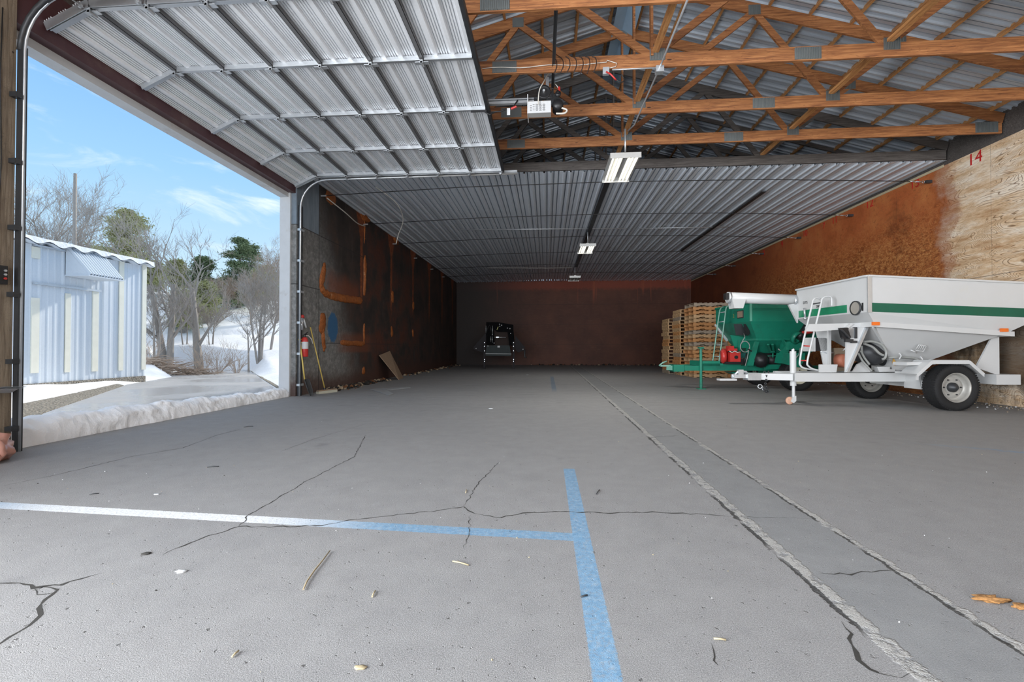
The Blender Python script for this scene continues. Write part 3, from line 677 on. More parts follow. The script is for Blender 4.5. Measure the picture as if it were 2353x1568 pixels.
tag(MB().tube(S([(-4.3, 11.3, 5.14), (-4.0, 12.0, 4.95), (-4.1, 12.9, 4.75), (-4.4, 13.4, 4.45), (-4.5, 13.5, 4.2)]), .012, 6).build('hanging_cable', mCableW), 'white cable dangling from the metal ceiling near the left wall', 'cable')
tag(MB().bb((1.40, 10.75, 5.07), (1.52, 23.0, 5.10)).build('cable_channel', mDark), 'dark strip running lengthwise along the middle of the ceiling', 'channel')
tag(MB().beam((5.55, 12.2, 5.085), (5.55, 19.5, 5.085), .10, .03).build('cable_channel', mDark), 'dark strip on the ceiling nearer the plywood wall', 'channel')

# ------------------------------------------------------------------ marks on the right wall
wr = bpy.data.objects['wall_right']
for s, px, py, sz in (('14', 2240, 361, .26), ('12', 1998, 466, .24), ('11', 1918, 504, .22), ('10', 1850, 535, .22), ('9', 1797, 560, .24), ('8', 1755, 580, .24), ('7', 1893, 517, .2), ('13', 2102, 420, .22)):
    p = pl(px, py, 0, XR-.003)
    mw = Matrix.Translation((XR-.004, p.y, p.z-.035)) @ Matrix.Rotation(-PI/2, 4, 'Z') @ Matrix.Rotation(PI/2, 4, 'X')
    o = text_mesh('painted_number', s, sz*1.3, mRedPaint, wr, mw); o['kind'] = 'structure'

# foam seams on the left wall (lumpy, built up in relief)
def lump(path, r, seed, k=7):
    m = MB(); rnd = random.Random(seed)
    P = [pl(x, y, 0, XL) for x, y in path]
    L_ = sum(((b-a).length for a, b in zip(P[:-1], P[1:])))
    if L_ > r*2.5:
        Q = S(P, 8 if L_ < 1.2 else 14); n = 12
        rr = [r*.8*min(1, .45+i*.2, .45+(len(Q)-1-i)*.2)*(1+.25*mnoise.noise(q*4+Vector((seed, 0, 0)))) for i, q in enumerate(Q)]
        m.tube(Q, rr, n)
        for i, v in enumerate(m.v):
            k = .55+.35*mnoise.noise(v*7); m.v[i] = Vector((XL+(v.x-XL)*k, v.y+.03*mnoise.noise(v*9), v.z+.03*mnoise.noise(v*8+Vector((5, 5, 5)))))
        for q in Q[::3]: m.blob((XL+.02, q.y+rnd.uniform(-.3, .3)*r, q.z+rnd.uniform(-.3, .3)*r), r*rnd.uniform(.3, .55), rnd.random()*50, 2, .4, (.35, 1, 1))
        return m
    for a, b in zip(P[:-1], P[1:]):
        n = max(3, int((b-a).length/(r*.33)))
        for i in range(n):
            t = (i+rnd.random()*.5)/n; c = a.lerp(b, t)
            m.blob((XL-.005, c.y+rnd.uniform(-.25, .25)*r, c.z+rnd.uniform(-.25, .25)*r), r*rnd.uniform(.6, 1.15), rnd.random()*50, 2, .35, (.2, 1, 1))
    return m
foams = [([(745, 612), (738, 655), (750, 676), (790, 686), (832, 692)], .13), ([(838, 505), (837, 560)], .05), ([(838, 590), (837, 680)], .11),
         ([(741, 728), (741, 762)], .15), ([(741, 762), (744, 808)], .10), ([(782, 788), (838, 790)], .10), ([(836, 745), (836, 788)], .09),
         ([(752, 448), (768, 462)], .16), ([(902, 675), (902, 690)], .13), ([(900, 755), (901, 768)], .14), ([(950, 700), (950, 706)], .13), ([(949, 762), (949, 775)], .14),
         ([(830, 497), (850, 505)], .15), ([(903, 545), (915, 560)], .16), ([(836, 850), (834, 858)], .12)]
for i, (pth, r) in enumerate(foams):
    o = lump(pth, r, i+1).build('foam_patch', mFoam, wl); o['kind'] = 'structure'; o['label'] = 'orange lumpy foam patch'

# fire extinguishers, shovel, broom on the left wall
def ext(px, py, px2, py2, big):
    a = pl(px, py, 0, XL+.09); 
    return a
e = pl(700, 797, 0, XL+.10)
fe = empty('fire_extinguisher', (XL+.10, e.y, e.z-.23), 0, 'red fire extinguisher with a white label hung on the concrete panel', 'fire extinguisher')
MB().lathe([(1e-4, 0), (.07, 0), (.078, .015), (.078, .36), (.06, .42), (.03, .45), (1e-4, .45)], (0, 0, 0), (0, 0, 1), 20).build('cylinder_body', mRed, fe)
MB().lathe([(.0795, .18), (.0795, .34)], (0, 0, 0), (0, 0, 1), 20).build('white_label', mWhiteTrim, fe)
MB().cyl((0, 0, .47), .025, .06).bb((-.015, -.02, .49), (.015, .10, .51)).beam((0, 0, .50), (0, .12, .56), .02, .01).build('valve_handle', mBlack, fe)
MB().tube([(.0, -.02, .48), (.05, .08, .48), (.09, .14, .40), (.1, .17, .30)], .011, 6).build('hose', mCableW, fe)
MB().bb((-.10, -.03, .2), (-.07, .03, .5)).build('wall_bracket', mDark, fe)
e = pl(695, 745, 0, XL+.06)
we = empty('wall_tool', (XL+.05, e.y, e.z-.14), 0, 'small white nozzle with red top hung above the fire extinguisher', 'wall tool')
MB().tube([(0, -.03, .28), (0, -.02, .0)], .04, 10).build('body', mGalv, we); MB().tube([(.01, .03, .26), (.02, .14, .06)], .025, 8).build('arm', mWhiteTrim, we)
MB().blob((0, 0, .31), .07, 3, 2, .2, (.7, 1, .7)).build('red_cap', mRed, we)
# shovel
s0 = pl(690, 790, 0, XL+.05); s1 = pl(700, 874, 0, XL+.22)
sh = empty('shovel', (s1.x, s1.y, 0), 0, 'yellow handled shovel standing against the wall under the extinguisher', 'shovel')
O = Vector((s1.x, s1.y, 0))
MB().tube([s0-O, s1-O], .016, 8).build('handle', mYellow, sh)
MB().tube([s0-O+Vector((0, -.05, .1)), s0-O+Vector((0, -.03, .02)), s0-O+Vector((0, .03, .02)), s0-O+Vector((0, .05, .1)), s0-O+Vector((0, -.05, .1))], .014, 8).build('grip', M('yellow_plastic_grip', (.7, .5, .03), .4), sh)
b0 = s1-O; m = MB(); A = []; B = []
for i in range(7):
    u = i/6; z = b0.z*(1-u)+.02; x = b0.x+.05+.12*u; 
    A.append([(x-.03*math.cos(v*PI/2)*(1), b0.y+.10*v*(1 if i < 5 else 1-.25*(i-4)), z) for v in (-1, -.5, 0, .5, 1)])
for i in range(6): m.quadstrip(A[i], A[i+1], True)
for i in range(6): m.quadstrip([(q[0]-.008, q[1], q[2]) for q in A[i+1]], [(q[0]-.008, q[1], q[2]) for q in A[i]], True)
m.tube([A[i][0] for i in range(7)], .008, 5).tube([A[i][4] for i in range(7)], .008, 5).build('blade', mDark, sh)
# broom
s0 = pl(713, 752, 0, XL+.04); s1 = pl(746, 893, 0, XL+.30); O = Vector((s1.x, s1.y, 0))
br = empty('push_broom', (s1.x, s1.y, 0), 0, 'push broom with a long yellow handle leaning on the wall', 'broom')
MB().tube([s0-O, s1-O], .014, 8).build('handle', mYellow, br)
q = s1-O
MB().beam((-.05, -.25, .07), (.15, .28, .07), .07, .035).build('head', mTan, br)
MB().beam((-.05, -.25, .03), (.15, .28, .03), .09, .06).build('bristles', M('pale_bristles', (.45, .44, .36), .9, bump=.5, bsc=90), br)
MB().cyl((q.x, q.y, q.z-.02), .03, .07, (0, 0, 1), 10).build('socket', mBlack, br)
# leaning board
bd = [pl(872, 817, 0, XL+.08), pl(896, 807, 0, XL+.08), fl(927, 869), fl(917, 873)]
tag(MB().prism(bd, (-.02, -.01, -.0)).build('leaning_board', mTan, origin=(bd[2].x, bd[2].y, 0)), 'tan plywood offcut leaning against the dark left wall', 'board')

# ------------------------------------------------------------------ carts
def tyre_parts(parent, cx, D0, D1, R, rimmat, side, rimr):
    W = abs(D1-D0); c = Vector((cx, (D0+D1)/2, R)); h = W/2; ax = (0, 1, 0)
    prof = [(rimr, -h*.72), (rimr+.03, -h*.86), (R*.80, -h*1.0), (R*.90, -h*.97), (R*.965, -h*.84), (R*.985, -h*.72), (R, -h*.4), (R, h*.4), (R*.985, h*.72), (R*.965, h*.84), (R*.90, h*.97), (R*.80, h), (rimr+.03, h*.86), (rimr, h*.72)]
    t = MB().lathe(prof, c, ax, 48)
    for k in range(56):       # tread blocks
        a = 2*PI*k/56
        for off in (-.72, -.28, .18, .62):
            aa = a+(.035 if off in (-.28, .62) else 0)
            p = c+Vector((math.cos(aa)*R*.99, off*h, math.sin(aa)*R*.99))
            t.box(p, (.014, h*.34, R*.065), Matrix.Rotation(-aa, 3, 'Y'))
    tyre = t.build('tyre', mRubber, parent)
    s = -1    # visible face towards the camera
    r = MB().lathe([(rimr+.005, s*h*.80), (rimr+.012, s*h*.86), (rimr+.0, s*h*.80), (rimr*.93, s*h*.55), (rimr*.90, s*h*.12), (rimr*.80, s*h*.05), (rimr*.74, s*h*.18), (rimr*.52, s*h*.20), (rimr*.45, s*h*.12), (rimr*.43, s*h*.12), (1e-4, s*h*.12)], c, ax, 36).lathe([(rimr, s*h*.8), (rimr, -s*h*.8), (rimr*.9, -s*h*.8), (rimr*.86, 0), (1e-4, 0)], c, ax, 36)
    rim = r.build('rim', rimmat, parent)
    hb = MB().lathe([(rimr*.34, s*h*.12), (rimr*.34, s*h*.45), (rimr*.22, s*h*.55), (rimr*.20, s*h*.75), (1e-4, s*h*.8)], c, ax, 20)
    for k in range(6):
        a = k*PI/3; hb.cyl(c+Vector((math.cos(a)*rimr*.60, s*h*.24, math.sin(a)*rimr*.60)), .012, .03, ax, 6)
    hub = hb.build('hub', mDark, parent)
    return tyre, rim, hub
def wheel(parent, cx, D0, D1, R, rimmat, rimr):
    wn = bpy.data.objects.new('wheel', None); COL.objects.link(wn); wn.parent = parent
    tyre_parts(wn, cx, D0, D1, R, rimmat, -1, rimr)
    return wn
def hopper_mesh(rings, Dc, cap_top=True, wall=.0):
    m = MB(); R = []
    for xf, xr, hw, zf, zr in rings:
        R.append([Vector((xf, Dc-hw, zf)), Vector((xr, Dc-hw, zr)), Vector((xr, Dc+hw, zr)), Vector((xf, Dc+hw, zf))])
    for a, b in zip(R[:-1], R[1:]):
        for i in range(4):
            j = (i+1) % 4; k = len(m.v); m.v += [a[i], a[j], b[j], b[i]]; m.face([k, k+3, k+2, k+1])
    return m
def cart_root(cx, cd, name, lab, cat):
    loc = _r*cx+_fh*cd; return empty(name, (loc.x, loc.y, 0), YAW, lab, cat)
def fix(root, cx, cd):
    for c in root.children: c.matrix_parent_inverse = Matrix.Translation((-cx, -cd, 0))

# ---- white cart
Dc = 9.0; WX = 7.65
wc = cart_root(WX, Dc, 'hopper_cart', 'white gravity hopper cart with a green stripe, parked by the plywood wall', 'hopper cart')
top = (6.18, 9.12, 1.0, 2.33, 2.195); boxb = (6.18, 9.12, 1.0, 1.71, 1.585); fla = (6.36, 8.72, .90, 1.53, 1.36); bot = (7.12, 7.82, .28, .86, .82)
hm = hopper_mesh([top, boxb], Dc)
hp_ = hm.build('hopper_box', mWhite, wc)
# inside lining and rim
inn = hopper_mesh([(6.21, 9.09, .97, 2.33, 2.195), (6.21, 9.09, .97, 1.71, 1.585), (7.12, 7.82, .3, .95, .9)], Dc); 
for f in inn.f: f.reverse()
inn.build('hopper_lining', mWhite, wc)
m = MB()
for a, b in (((6.18, 8, 2.34), (9.12, 8, 2.205)), ((6.18, 10, 2.34), (9.12, 10, 2.205)), ((6.18, 8, 2.34), (6.18, 10, 2.34)), ((9.12, 8, 2.205), (9.12, 10, 2.205))): m.beam(a, b, .07, .03)
m.build('top_rim', mWhite, wc)
m = MB()
for d in (8.0-.006, 10.006): m.beam((6.19, d, 2.02), (6.19, d, 1.70), .02, .035)
m.beam((6.195, 7.985, 2.33), (6.195, 7.985, 1.70), .07, .02, (0, 1, 0)).build('corner_post', mGalv, wc)
hopper_mesh([boxb, fla], Dc).build('hopper_shoulder', mWhite, wc)
hopper_mesh([fla, bot], Dc).build('hopper_funnel', mWhite, wc)
m = MB()
for d in (-1, 1): m.beam((6.34, Dc+d*.92, 1.50), (8.76, Dc+d*.92, 1.33), .05, .085)
for x, z in ((6.34, 1.50), (8.76, 1.33)): m.beam((x, Dc-.94, z), (x, Dc+.94, z), .05, .085)
m.build('flange_frame', mWhite, wc)
for px, py in ((2012, 744), (2307, 759)):
    p = cc(px, py, 8.04); MB().bb((p.x-.06, 8.02, p.z-.03), (p.x+.06, 8.055, p.z+.03)).build('amber_reflector', mAmber, wc)
def sideband(x0, x1, zt0, zt1, zb0, zb1, D): return MB().prism([(x0, D, zt0), (x1, D, zt1), (x1, D, zb1), (x0, D, zb0)], (0, .003, 0))
sideband(6.21, 9.11, 1.872, 1.765, 1.715, 1.607, 7.994).build('green_stripe', mGreenBand, wc)
MB().prism([(6.174, 8.50, 1.88), (6.174, 9.93, 1.88), (6.174, 9.93, 1.735), (6.174, 8.50, 1.735)], (.003, 0, 0)).build('green_stripe', M('bright_green_band', (.02, .22, .11), .25, var=.3, sc=3), wc)
wn_ = MB().lathe([(.0, -.012), (.115, -.012), (.115, .004), (.13, .004), (.13, -.02), (.11, -.02)], (6.17, 8.27, 1.80), (1, 0, 0), 24).build('round_window', mDark, wc)
MB().lathe([(1e-4, -.013), (.11, -.013)], (6.17, 8.27, 1.80), (1, 0, 0), 24).build('window_glass', M('dusty_glass', (.30, .28, .25), .2), wn_)
MB().bb((6.165, 8.10, 1.74), (6.175, 8.125, 1.88)).build('black_strip', mBlack, wc)
rotF = Matrix.Rotation(-PI/2, 4, 'Z') @ Matrix.Rotation(PI/2, 4, 'X')
def front_text(s, D, z, size, cartx, par):
    o = text_mesh('lettering', s, size, mBlack, par, Matrix.Translation((cartx-.006, D, z)) @ rotF, .001); return o
front_text('DTS', 9.70, 2.035, .08, 6.178, wc); front_text('2000', 9.28, 1.92, .075, 6.178, wc)
# wedge to the auger at far front corner
MB().prism([(6.18, 9.96, 2.05), (5.98, 9.96, 2.02), (6.18, 9.96, 1.62)], (0, .05, 0)).build('corner_gusset', mWhite, wc)
# auger tube folded along
a0 = cc(1672, 684, 10.05); a1 = cc(1832, 691, 10.05)
MB().tube([a0, a1+Vector((.35, 0, 0))], .115, 20).build('auger_tube', mWhite, wc)
MB().lathe([(.118, 0), (.125, 0), (.125, .04), (.118, .04)], a0, (a1-a0), 20, close=True).lathe([(.118, 0), (.13, 0), (.13, .05), (.118, .05)], a1-Vector((.12, 0, 0)), (a1-a0), 20, close=True).build('auger_collar', mGalv, wc)
p = cc(1692, 702, 10.0)
MB().prism([(p.x-.13, 9.90, p.z+.12), (p.x+.16, 9.90, p.z+.12), (p.x+.10, 9.90, p.z-.07), (p.x-.09, 9.90, p.z-.07)], (0, .24, 0)).build('auger_spout', mWhite, wc)
MB().bb((a0.x-.07, 9.98, a0.z-.05), (a0.x+.0, 10.1, a0.z+.09)).build('auger_motor', mBlack, wc)
# supports under the front
zf = .62
def plateP(pts, D, th, name, mat=mWhite): return MB().prism([cc(x, y, D) for x, y in pts], (0, th, 0)).build(name, mat, wc)
plateP([(1946, 758), (1996, 750), (1951, 856), (1943, 856)], 8.30, .03, 'front_support')
plateP([(1991, 752), (1997, 752), (1952, 856), (1946, 856)], 8.26, .05, 'support_edge', mGalv)
plateP([(1876, 760), (1908, 757), (1907, 856), (1897, 856)], 8.9, .03, 'front_support')
plateP([(1904, 757), (1910, 757), (1910, 840), (1904, 840)], 8.85, .05, 'support_edge')
plateP([(1850, 762), (1860, 745), (2008, 742), (2005, 752), (1945, 757), (1876, 762)], 8.35, .03, 'front_crossbeam')
plateP([(1884, 838), (1925, 838), (1922, 856), (1884, 856)], 8.55, .04, 'mount_plate')
plateP([(2284, 767), (2296, 766), (2297, 876), (2291, 876), (2291, 862), (2243, 845)], 8.30, .03, 'rear_support')
plateP([(1960, 855), (1970, 838), (1985, 830), (1995, 840), (2000, 855)], 8.62, .03, 'side_bracket')
# rear hopper flange line
MB().beam(cc(2288, 766, 8.30), cc(2128, 828, 8.70), .03, .03).build('funnel_edge', mWhite, wc)
MB().beam(cc(2006, 752, 8.14), cc(2047, 818, 8.70), .03, .04).build('funnel_edge', mWhite, wc)
# boot / lower auger
MB().prism([cc(2047, 815, 8.72), cc(2128, 826, 8.72), cc(2105, 850, 8.8), cc(2050, 853, 8.8)], (0, .5, 0)).build('hopper_boot', mWhite, wc)
MB().tube([cc(1985, 800, 9.0), cc(2095, 850, 9.0)], .17, 20).build('lower_auger', mDark, wc)
# frame rails
zt, zb = .615, .455
for d in (8.66, 9.34): MB().bb((5.30, d-.03, zb), (8.98, d+.03, zt)).build('frame_rail', mWhite, wc)
for x in (5.34, 6.5, 7.6, 8.9): MB().bb((x-.04, 8.66, zb+.01), (x+.04, 9.34, zt-.01)).build('crossmember', mWhite, wc)
MB().bb((8.55, 8.15, zb-.02), (8.98, 8.7, zt+.0)).build('rear_sill', mWhite, wc)
MB().beam((5.3, 8.72, .53), (4.75, 8.98, .53), .06, .12).beam((5.3, 9.28, .53), (4.75, 9.02, .53), .06, .12).build('tongue', mWhite, wc)
MB().bb((4.30, 8.94, .50), (4.78, 9.06, .57)).bb((4.55, 8.90, .46), (4.80, 9.1, .60)).bb((4.40, 8.97, .57), (4.50, 9.03, .66)).tube([(4.34, 9, .56), (4.42, 9, .63), (4.56, 9, .62), (4.62, 9, .55)], .022, 8).blob((4.32, 9, .53), .05, 2, 2, .1).build('hitch_coupler', mGalv, wc)
MB().bb((4.02, 8.93, .45), (4.35, 9.07, .485)).build('hitch_plate', mWhite, wc)
ch = MB()
for i in range(16):
    a = i/15; ch.lathe([(.013, -.006), (.024, -.006), (.024, .006), (.013, .006)], (4.86+.10*math.sin(i*.9)*.3+.05*a, 8.88, .62-.38*math.sin(a*PI)), (1 if i % 2 else 0, 1 if not i % 2 else 0, .2), 8, close=True)
ch.build('safety_chain', mDark, wc)
MB().lathe([(.03, -.01), (.045, -.01), (.045, .01), (.03, .01)], (4.78, 8.9, .34), (.3, 1, 0), 14, close=True).lathe([(.02, -.008), (.032, -.008), (.032, .008), (.02, .008)], (4.85, 8.9, .29), (1, .4, 0), 14, close=True).build('chain_ring', mGalv, wc)
# jack
jx = cc(1822, 808, 8.85)
jk = MB().cyl((jx.x, 8.85, .69), .055, .66, n=20).build('jack_tube', mWhite, wc)
MB().cyl((jx.x, 8.85, 1.035), .03, .04).tube([(jx.x, 8.85, 1.05), (jx.x+.02, 8.85, 1.06)], .02, 8).build('jack_cap', mGalv, wc)
MB().cyl((jx.x+.005, 8.85, .27), .028, .30, n=12).build('jack_leg', mWhite, wc)
MB().prism([(jx.x-.06, 8.82, .06), (jx.x-.03, 8.82, .14), (jx.x+.04, 8.82, .17), (jx.x+.04, 8.82, .07), (jx.x-.01, 8.82, .03)], (0, .07, 0)).build('caster_fork', mWhite, wc)
MB().lathe([(1e-4, -.02), (.06, -.02), (.075, -.01), (.075, .01), (.06, .02), (1e-4, .02)], (jx.x-.07, 8.855, .075), (0, 1, 0), 20).build('caster_wheel', M('rusty_caster', (.55, .32, .22), .7, var=.4, sc=20), wc)
# axle, wheels, fender
MB().bb((WX-.06, 8.2, .34), (WX+.06, 9.8, .45)).bb((7.35, 8.30, .34), (7.52, 8.66, .60)).bb((WX-.3, 8.28, .40), (WX+.35, 8.32, .50)).build('axle', mWhite, wc)
wheel(wc, WX, 7.92, 8.20, .40, M('grey_wheel_rim', (.38, .37, .345), .4, .2, var=.25, sc=10), .245)
wheel(wc, WX, 9.80, 10.08, .40, bpy.data.materials['grey_wheel_rim'], .245)
def fender(px, D0, D1):
    P = [cc(x, y, D0) for x, y in px]; m = MB()
    for a, b in zip(P[:-1], P[1:]):
        n = (b-a).cross(Vector((0, 1, 0))).normalized()*.02
        m.prism([a, b, b+n, a+n], (0, D1-D0, 0))
    for a, b in zip(P[:-1], P[1:]): m.prism([a, b, b-Vector((0, 0, .045)), a-Vector((0, 0, .045))], (0, .012, 0))
    return m
fender([(2108, 862), (2143, 831), (2228, 831), (2262, 861)], 7.9, 8.25).build('fender', mWhite, wc)
P = [cc(2112, 858, 9.8)]
MB().bb((7.25, 9.8, .80), (8.0, 10.1, .82)).build('fender', mWhite, wc)
plateP([(2084, 833), (2150, 831), (2150, 838), (2084, 840)], 8.05, .3, 'step_bar')
plateP([(2104, 840), (2111, 840), (2111, 874), (2104, 874)], 8.10, .06, 'step_leg')
plateP([(2070, 854), (2145, 855), (2130, 861), (2068, 858)], 8.30, .12, 'step_plate')
# ladder
def ladder(cart, pts, D, dD, rungs, r, mat, extra=None):
    L = [cc(x, y, D) for x, y in pts[0]]; R = [cc(x, y, D-dD) for x, y in pts[1]]
    MB().tube(S(L), r, 8).build('ladder_rail', mat, cart); MB().tube(S(R), r, 8).build('ladder_rail', mat, cart)
    for (x, y), (x2, y2), mm in rungs: MB().tube([cc(x, y, D), cc(x2, y2, D-dD)], r*.8, 6).build('ladder_rung', mm, cart)
ladder(wc, [[(1886, 703), (1888, 694), (1884, 687), (1875, 685), (1869, 690), (1865, 705), (1846, 785), (1838, 830), (1840, 841), (1850, 847), (1890, 853)],
            [(1911, 704), (1910, 684), (1898, 682), (1889, 688), (1885, 705), (1862, 800), (1855, 833), (1858, 842), (1870, 849), (1900, 855)]], 8.75, .12,
       [((1867, 699), (1886, 696), mDark), ((1847, 795), (1862, 796), mRed), ((1839, 829), (1856, 829), mRed)], .017, mWhite)
MB().tube([cc(1848, 708, 9.6), cc(1850, 731, 9.6)], .02, 8).blob(cc(1850, 732, 9.6), .035, 3, 2, .2).build('slide_handle', mGalv, wc)
# manual control valve bank, box, tank, cables, red fan
MB().prism([cc(x, y, 8.28) for x, y in ((1931, 754), (1948, 753), (1955, 774), (1952, 785), (1936, 776))], (0, .06, 0)).build('control_panel', mBlack, wc)
vb = MB()
for i in range(10): vb.box(cc(1934+2.2*i % 18, 758+i*2.3, 8.25), (.03, .03, .02))
vb.box(cc(1950, 783, 8.25), (.14, .05, .05)).box(cc(1962, 786, 8.25), (.10, .04, .04)).build('valve_bank', mDark, wc)
plateP([(1950, 754), (1965, 754), (1965, 777), (1953, 777)], 8.30, .04, 'control_box', mGalv); plateP([(1965, 752), (1970, 752), (1970, 778), (1965, 778)], 8.28, .06, 'box_side', mDark)
plateP([(1944, 753), (1954, 744), (1962, 744), (1950, 754)], 8.3, .06, 'panel_hood', mWhite)
MB().prism([cc(x, y, 8.9) for x, y in ((1874, 777), (1898, 777), (1902, 781), (1902, 803), (1898, 807), (1874, 807))], (0, .35, 0)).build('fuel_tank', mBlack, wc)
plateP([(1871, 776), (1874, 776), (1874, 808), (1871, 808)], 8.88, .35, 'tank_strap', mWhite)
MB().lathe([(1e-4, -.08), (.1, -.08), (.13, -.05), (.13, .08), (1e-4, .08)], cc(1934, 829, 8.9), (-.5, 1, 0), 20).lathe([(.07, -.09), (.085, -.09), (.085, -.07), (.07, -.07)], cc(1934, 829, 8.9), (-.5, 1, 0), 20, close=True).build('red_fan', M('faded_red_housing', (.36, .12, .07), .6, var=.3, sc=12), wc)
MB().prism([cc(x, y, 8.95) for x, y in ((1916, 800), (1945, 800), (1945, 853), (1922, 853))], (0, .3, 0)).build('engine_guard', M('brown_guard', (.19, .145, .10), .6, var=.2), wc)
for k, h in enumerate(([(1985, 786), (2005, 785), (2025, 792), (2036, 808), (2034, 822), (2028, 826)], [(1985, 790), (2005, 798), (2020, 812), (2030, 817)], [(1972, 812), (1982, 830), (1995, 845), (2003, 853)], [(1978, 806), (1986, 822), (1998, 838)], [(1980, 795), (1981, 812), (1988, 826)])):
    MB().tube(S([cc(x, y, 8.45+.03*k) for x, y in h]), .022 if k < 2 else .018, 8).build('hydraulic_hose', mHose, wc)
MB().tube([cc(x, y, 8.6) for x, y in ((2040, 822), (2070, 821), (2100, 823), (2118, 830), (2122, 834))], .02, 8).build('hydraulic_hose', mHose, wc)
for x, y in ((2066, 812), (2115, 820)): MB().tube([cc(x, y, 8.5), cc(x+5, y+6, 8.5), cc(x, y+14, 8.5)], .012, 6).build('hook', mWhite, wc)
MB().tube([cc(x, y, 8.9) for x, y in ((1885, 808), (1900, 812), (1915, 811))], .012, 6).tube([cc(x, y, 8.6) for x, y in ((1937, 806), (1952, 793), (1958, 789))], .008, 6).tube([cc(x, y, 8.6) for x, y in ((1942, 807), (1955, 795), (1962, 789))], .008, 6).build('control_cable', mGalv, wc)
MB().blob(cc(2000, 812, 8.8), .27, 5, 3, .12, (1.1, .8, .9)).build('auger_gearbox', mDark, wc)
# sight frame on funnel
fr = [cc(2103, 806, 8.42), cc(2122, 808, 8.42), cc(2128, 795, 8.35), cc(2111, 793, 8.35)]
m = MB().tube(fr+[fr[0]], .008, 6)
for i in range(1, 4): m.tube([fr[0].lerp(fr[1], i/4), fr[3].lerp(fr[2], i/4)], .006, 5)
m.tube([cc(2093, 805, 8.40), cc(2107, 811, 8.42)], .012, 6).build('grate_handle', mWhite, wc)
MB().prism([cc(x, y, 8.68) for x, y in ((2053, 824), (2060, 833), (2057, 841), (2050, 834))], (0, .004, 0)).build('warning_label', M('orange_decal', (.5, .28, .05), .5), wc)
plateP([(2015, 843), (2045, 843), (2045, 849), (2057, 849), (2057, 855), (2020, 855)], 8.7, .1, 'foot_plate')
fix(wc, WX, Dc)

# ---- green cart
Gc = 12.6; GX = 7.35
gc = cart_root(GX, Gc, 'hopper_cart', 'green hopper cart with red engine, parked behind the white cart', 'hopper cart')
c1 = cc(1723.7, 695.5, 11.62); c2 = cc(1724.7, 738.5, 11.62); fl_ = cc(1739, 780.5, 11.80); b3 = cc(1745, 838, 12.2)
gt = (c1.x, 8.35, .98, c1.z, c1.z-.02); gb = (c1.x, 8.35, .98, c2.z, c2.z); gf = (fl_.x, 8.2, .80, fl_.z, fl_.z); gbt = (fl_.x+.25, 7.6, .35, .75, .75)
hopper_mesh([gt, gb], Gc).build('hopper_box', mGreen, gc)
i2 = hopper_mesh([(c1.x+.03, 8.32, .95, c1.z, c1.z-.02), (c1.x+.03, 8.32, .95, c2.z, c2.z), (6.8, 7.5, .4, .9, .9)], Gc)
for f in i2.f: f.reverse()
i2.build('hopper_lining', mGreen, gc)
hopper_mesh([gb, gf], Gc).build('hopper_shoulder', mGreen, gc)
hopper_mesh([gf, gbt], Gc).build('hopper_funnel', mGreen, gc)
m = MB()
for d in (-.99, .99): m.beam((c1.x, Gc+d, c1.z), (8.35, Gc+d, c1.z), .05, .05)
m.beam((c1.x, Gc-.99, c1.z), (c1.x, Gc+.99, c1.z), .05, .05).build('top_rim', mGreen, gc)
MB().bb((c1.x-.012, Gc-1.0, c2.z), (c1.x+.04, Gc-.975, c1.z)).build('corner_post', M('pale_green_edge', (.12, .38, .28), .35), gc)
m = MB()
for z in (c1.z-.14, c1.z-.17): m.beam((c1.x+.05, Gc-.99, z), (8.3, Gc-.99, z), .012, .02)
m.beam((fl_.x, Gc-.81, fl_.z), (8.2, Gc-.81, fl_.z), .04, .05).beam((fl_.x, Gc-.81, fl_.z), (fl_.x, Gc+.81, fl_.z), .04, .05).build('pressed_rib', mGreen, gc)
# front lighter diagonal
MB().beam((c1.x-.01, Gc+.97, c2.z+.02), (fl_.x-.02, Gc+.74, fl_.z-.02), .03, .09, (1, 0, 0)).build('white_edge', mWhiteTrim, gc)
fw = MB().bb((c1.x-.012, 11.95, 1.86), (c1.x-.0, 12.28, 2.06)).build('sight_window', mDark, gc)
MB().bb((c1.x-.016, 11.98, 1.88), (c1.x-.012, 12.25, 2.04)).build('window_glass', M('brown_seed_glass', (.30, .23, .17), .25), fw)
front_text('2', 12.48, 1.94, .14, c1.x, gc).data.materials[0] = M('faded_yellow_paint', (.35, .34, .08), .5)
gd = MB().prism([cc(x, y, 12.1) for x, y in ((1686, 745), (1716, 744), (1722, 772), (1714, 771), (1691, 770))], (.02, .05, 0)).build('dark_opening', mDark, gc)  # dark sheet drawn in place of the shaded front opening
MB().prism([cc(x, y, 11.9) for x, y in ((1710, 745), (1722, 744), (1723, 768), (1718, 772), (1714, 768))], (0, .04, 0)).build('cover_flap', mBlack, gc)
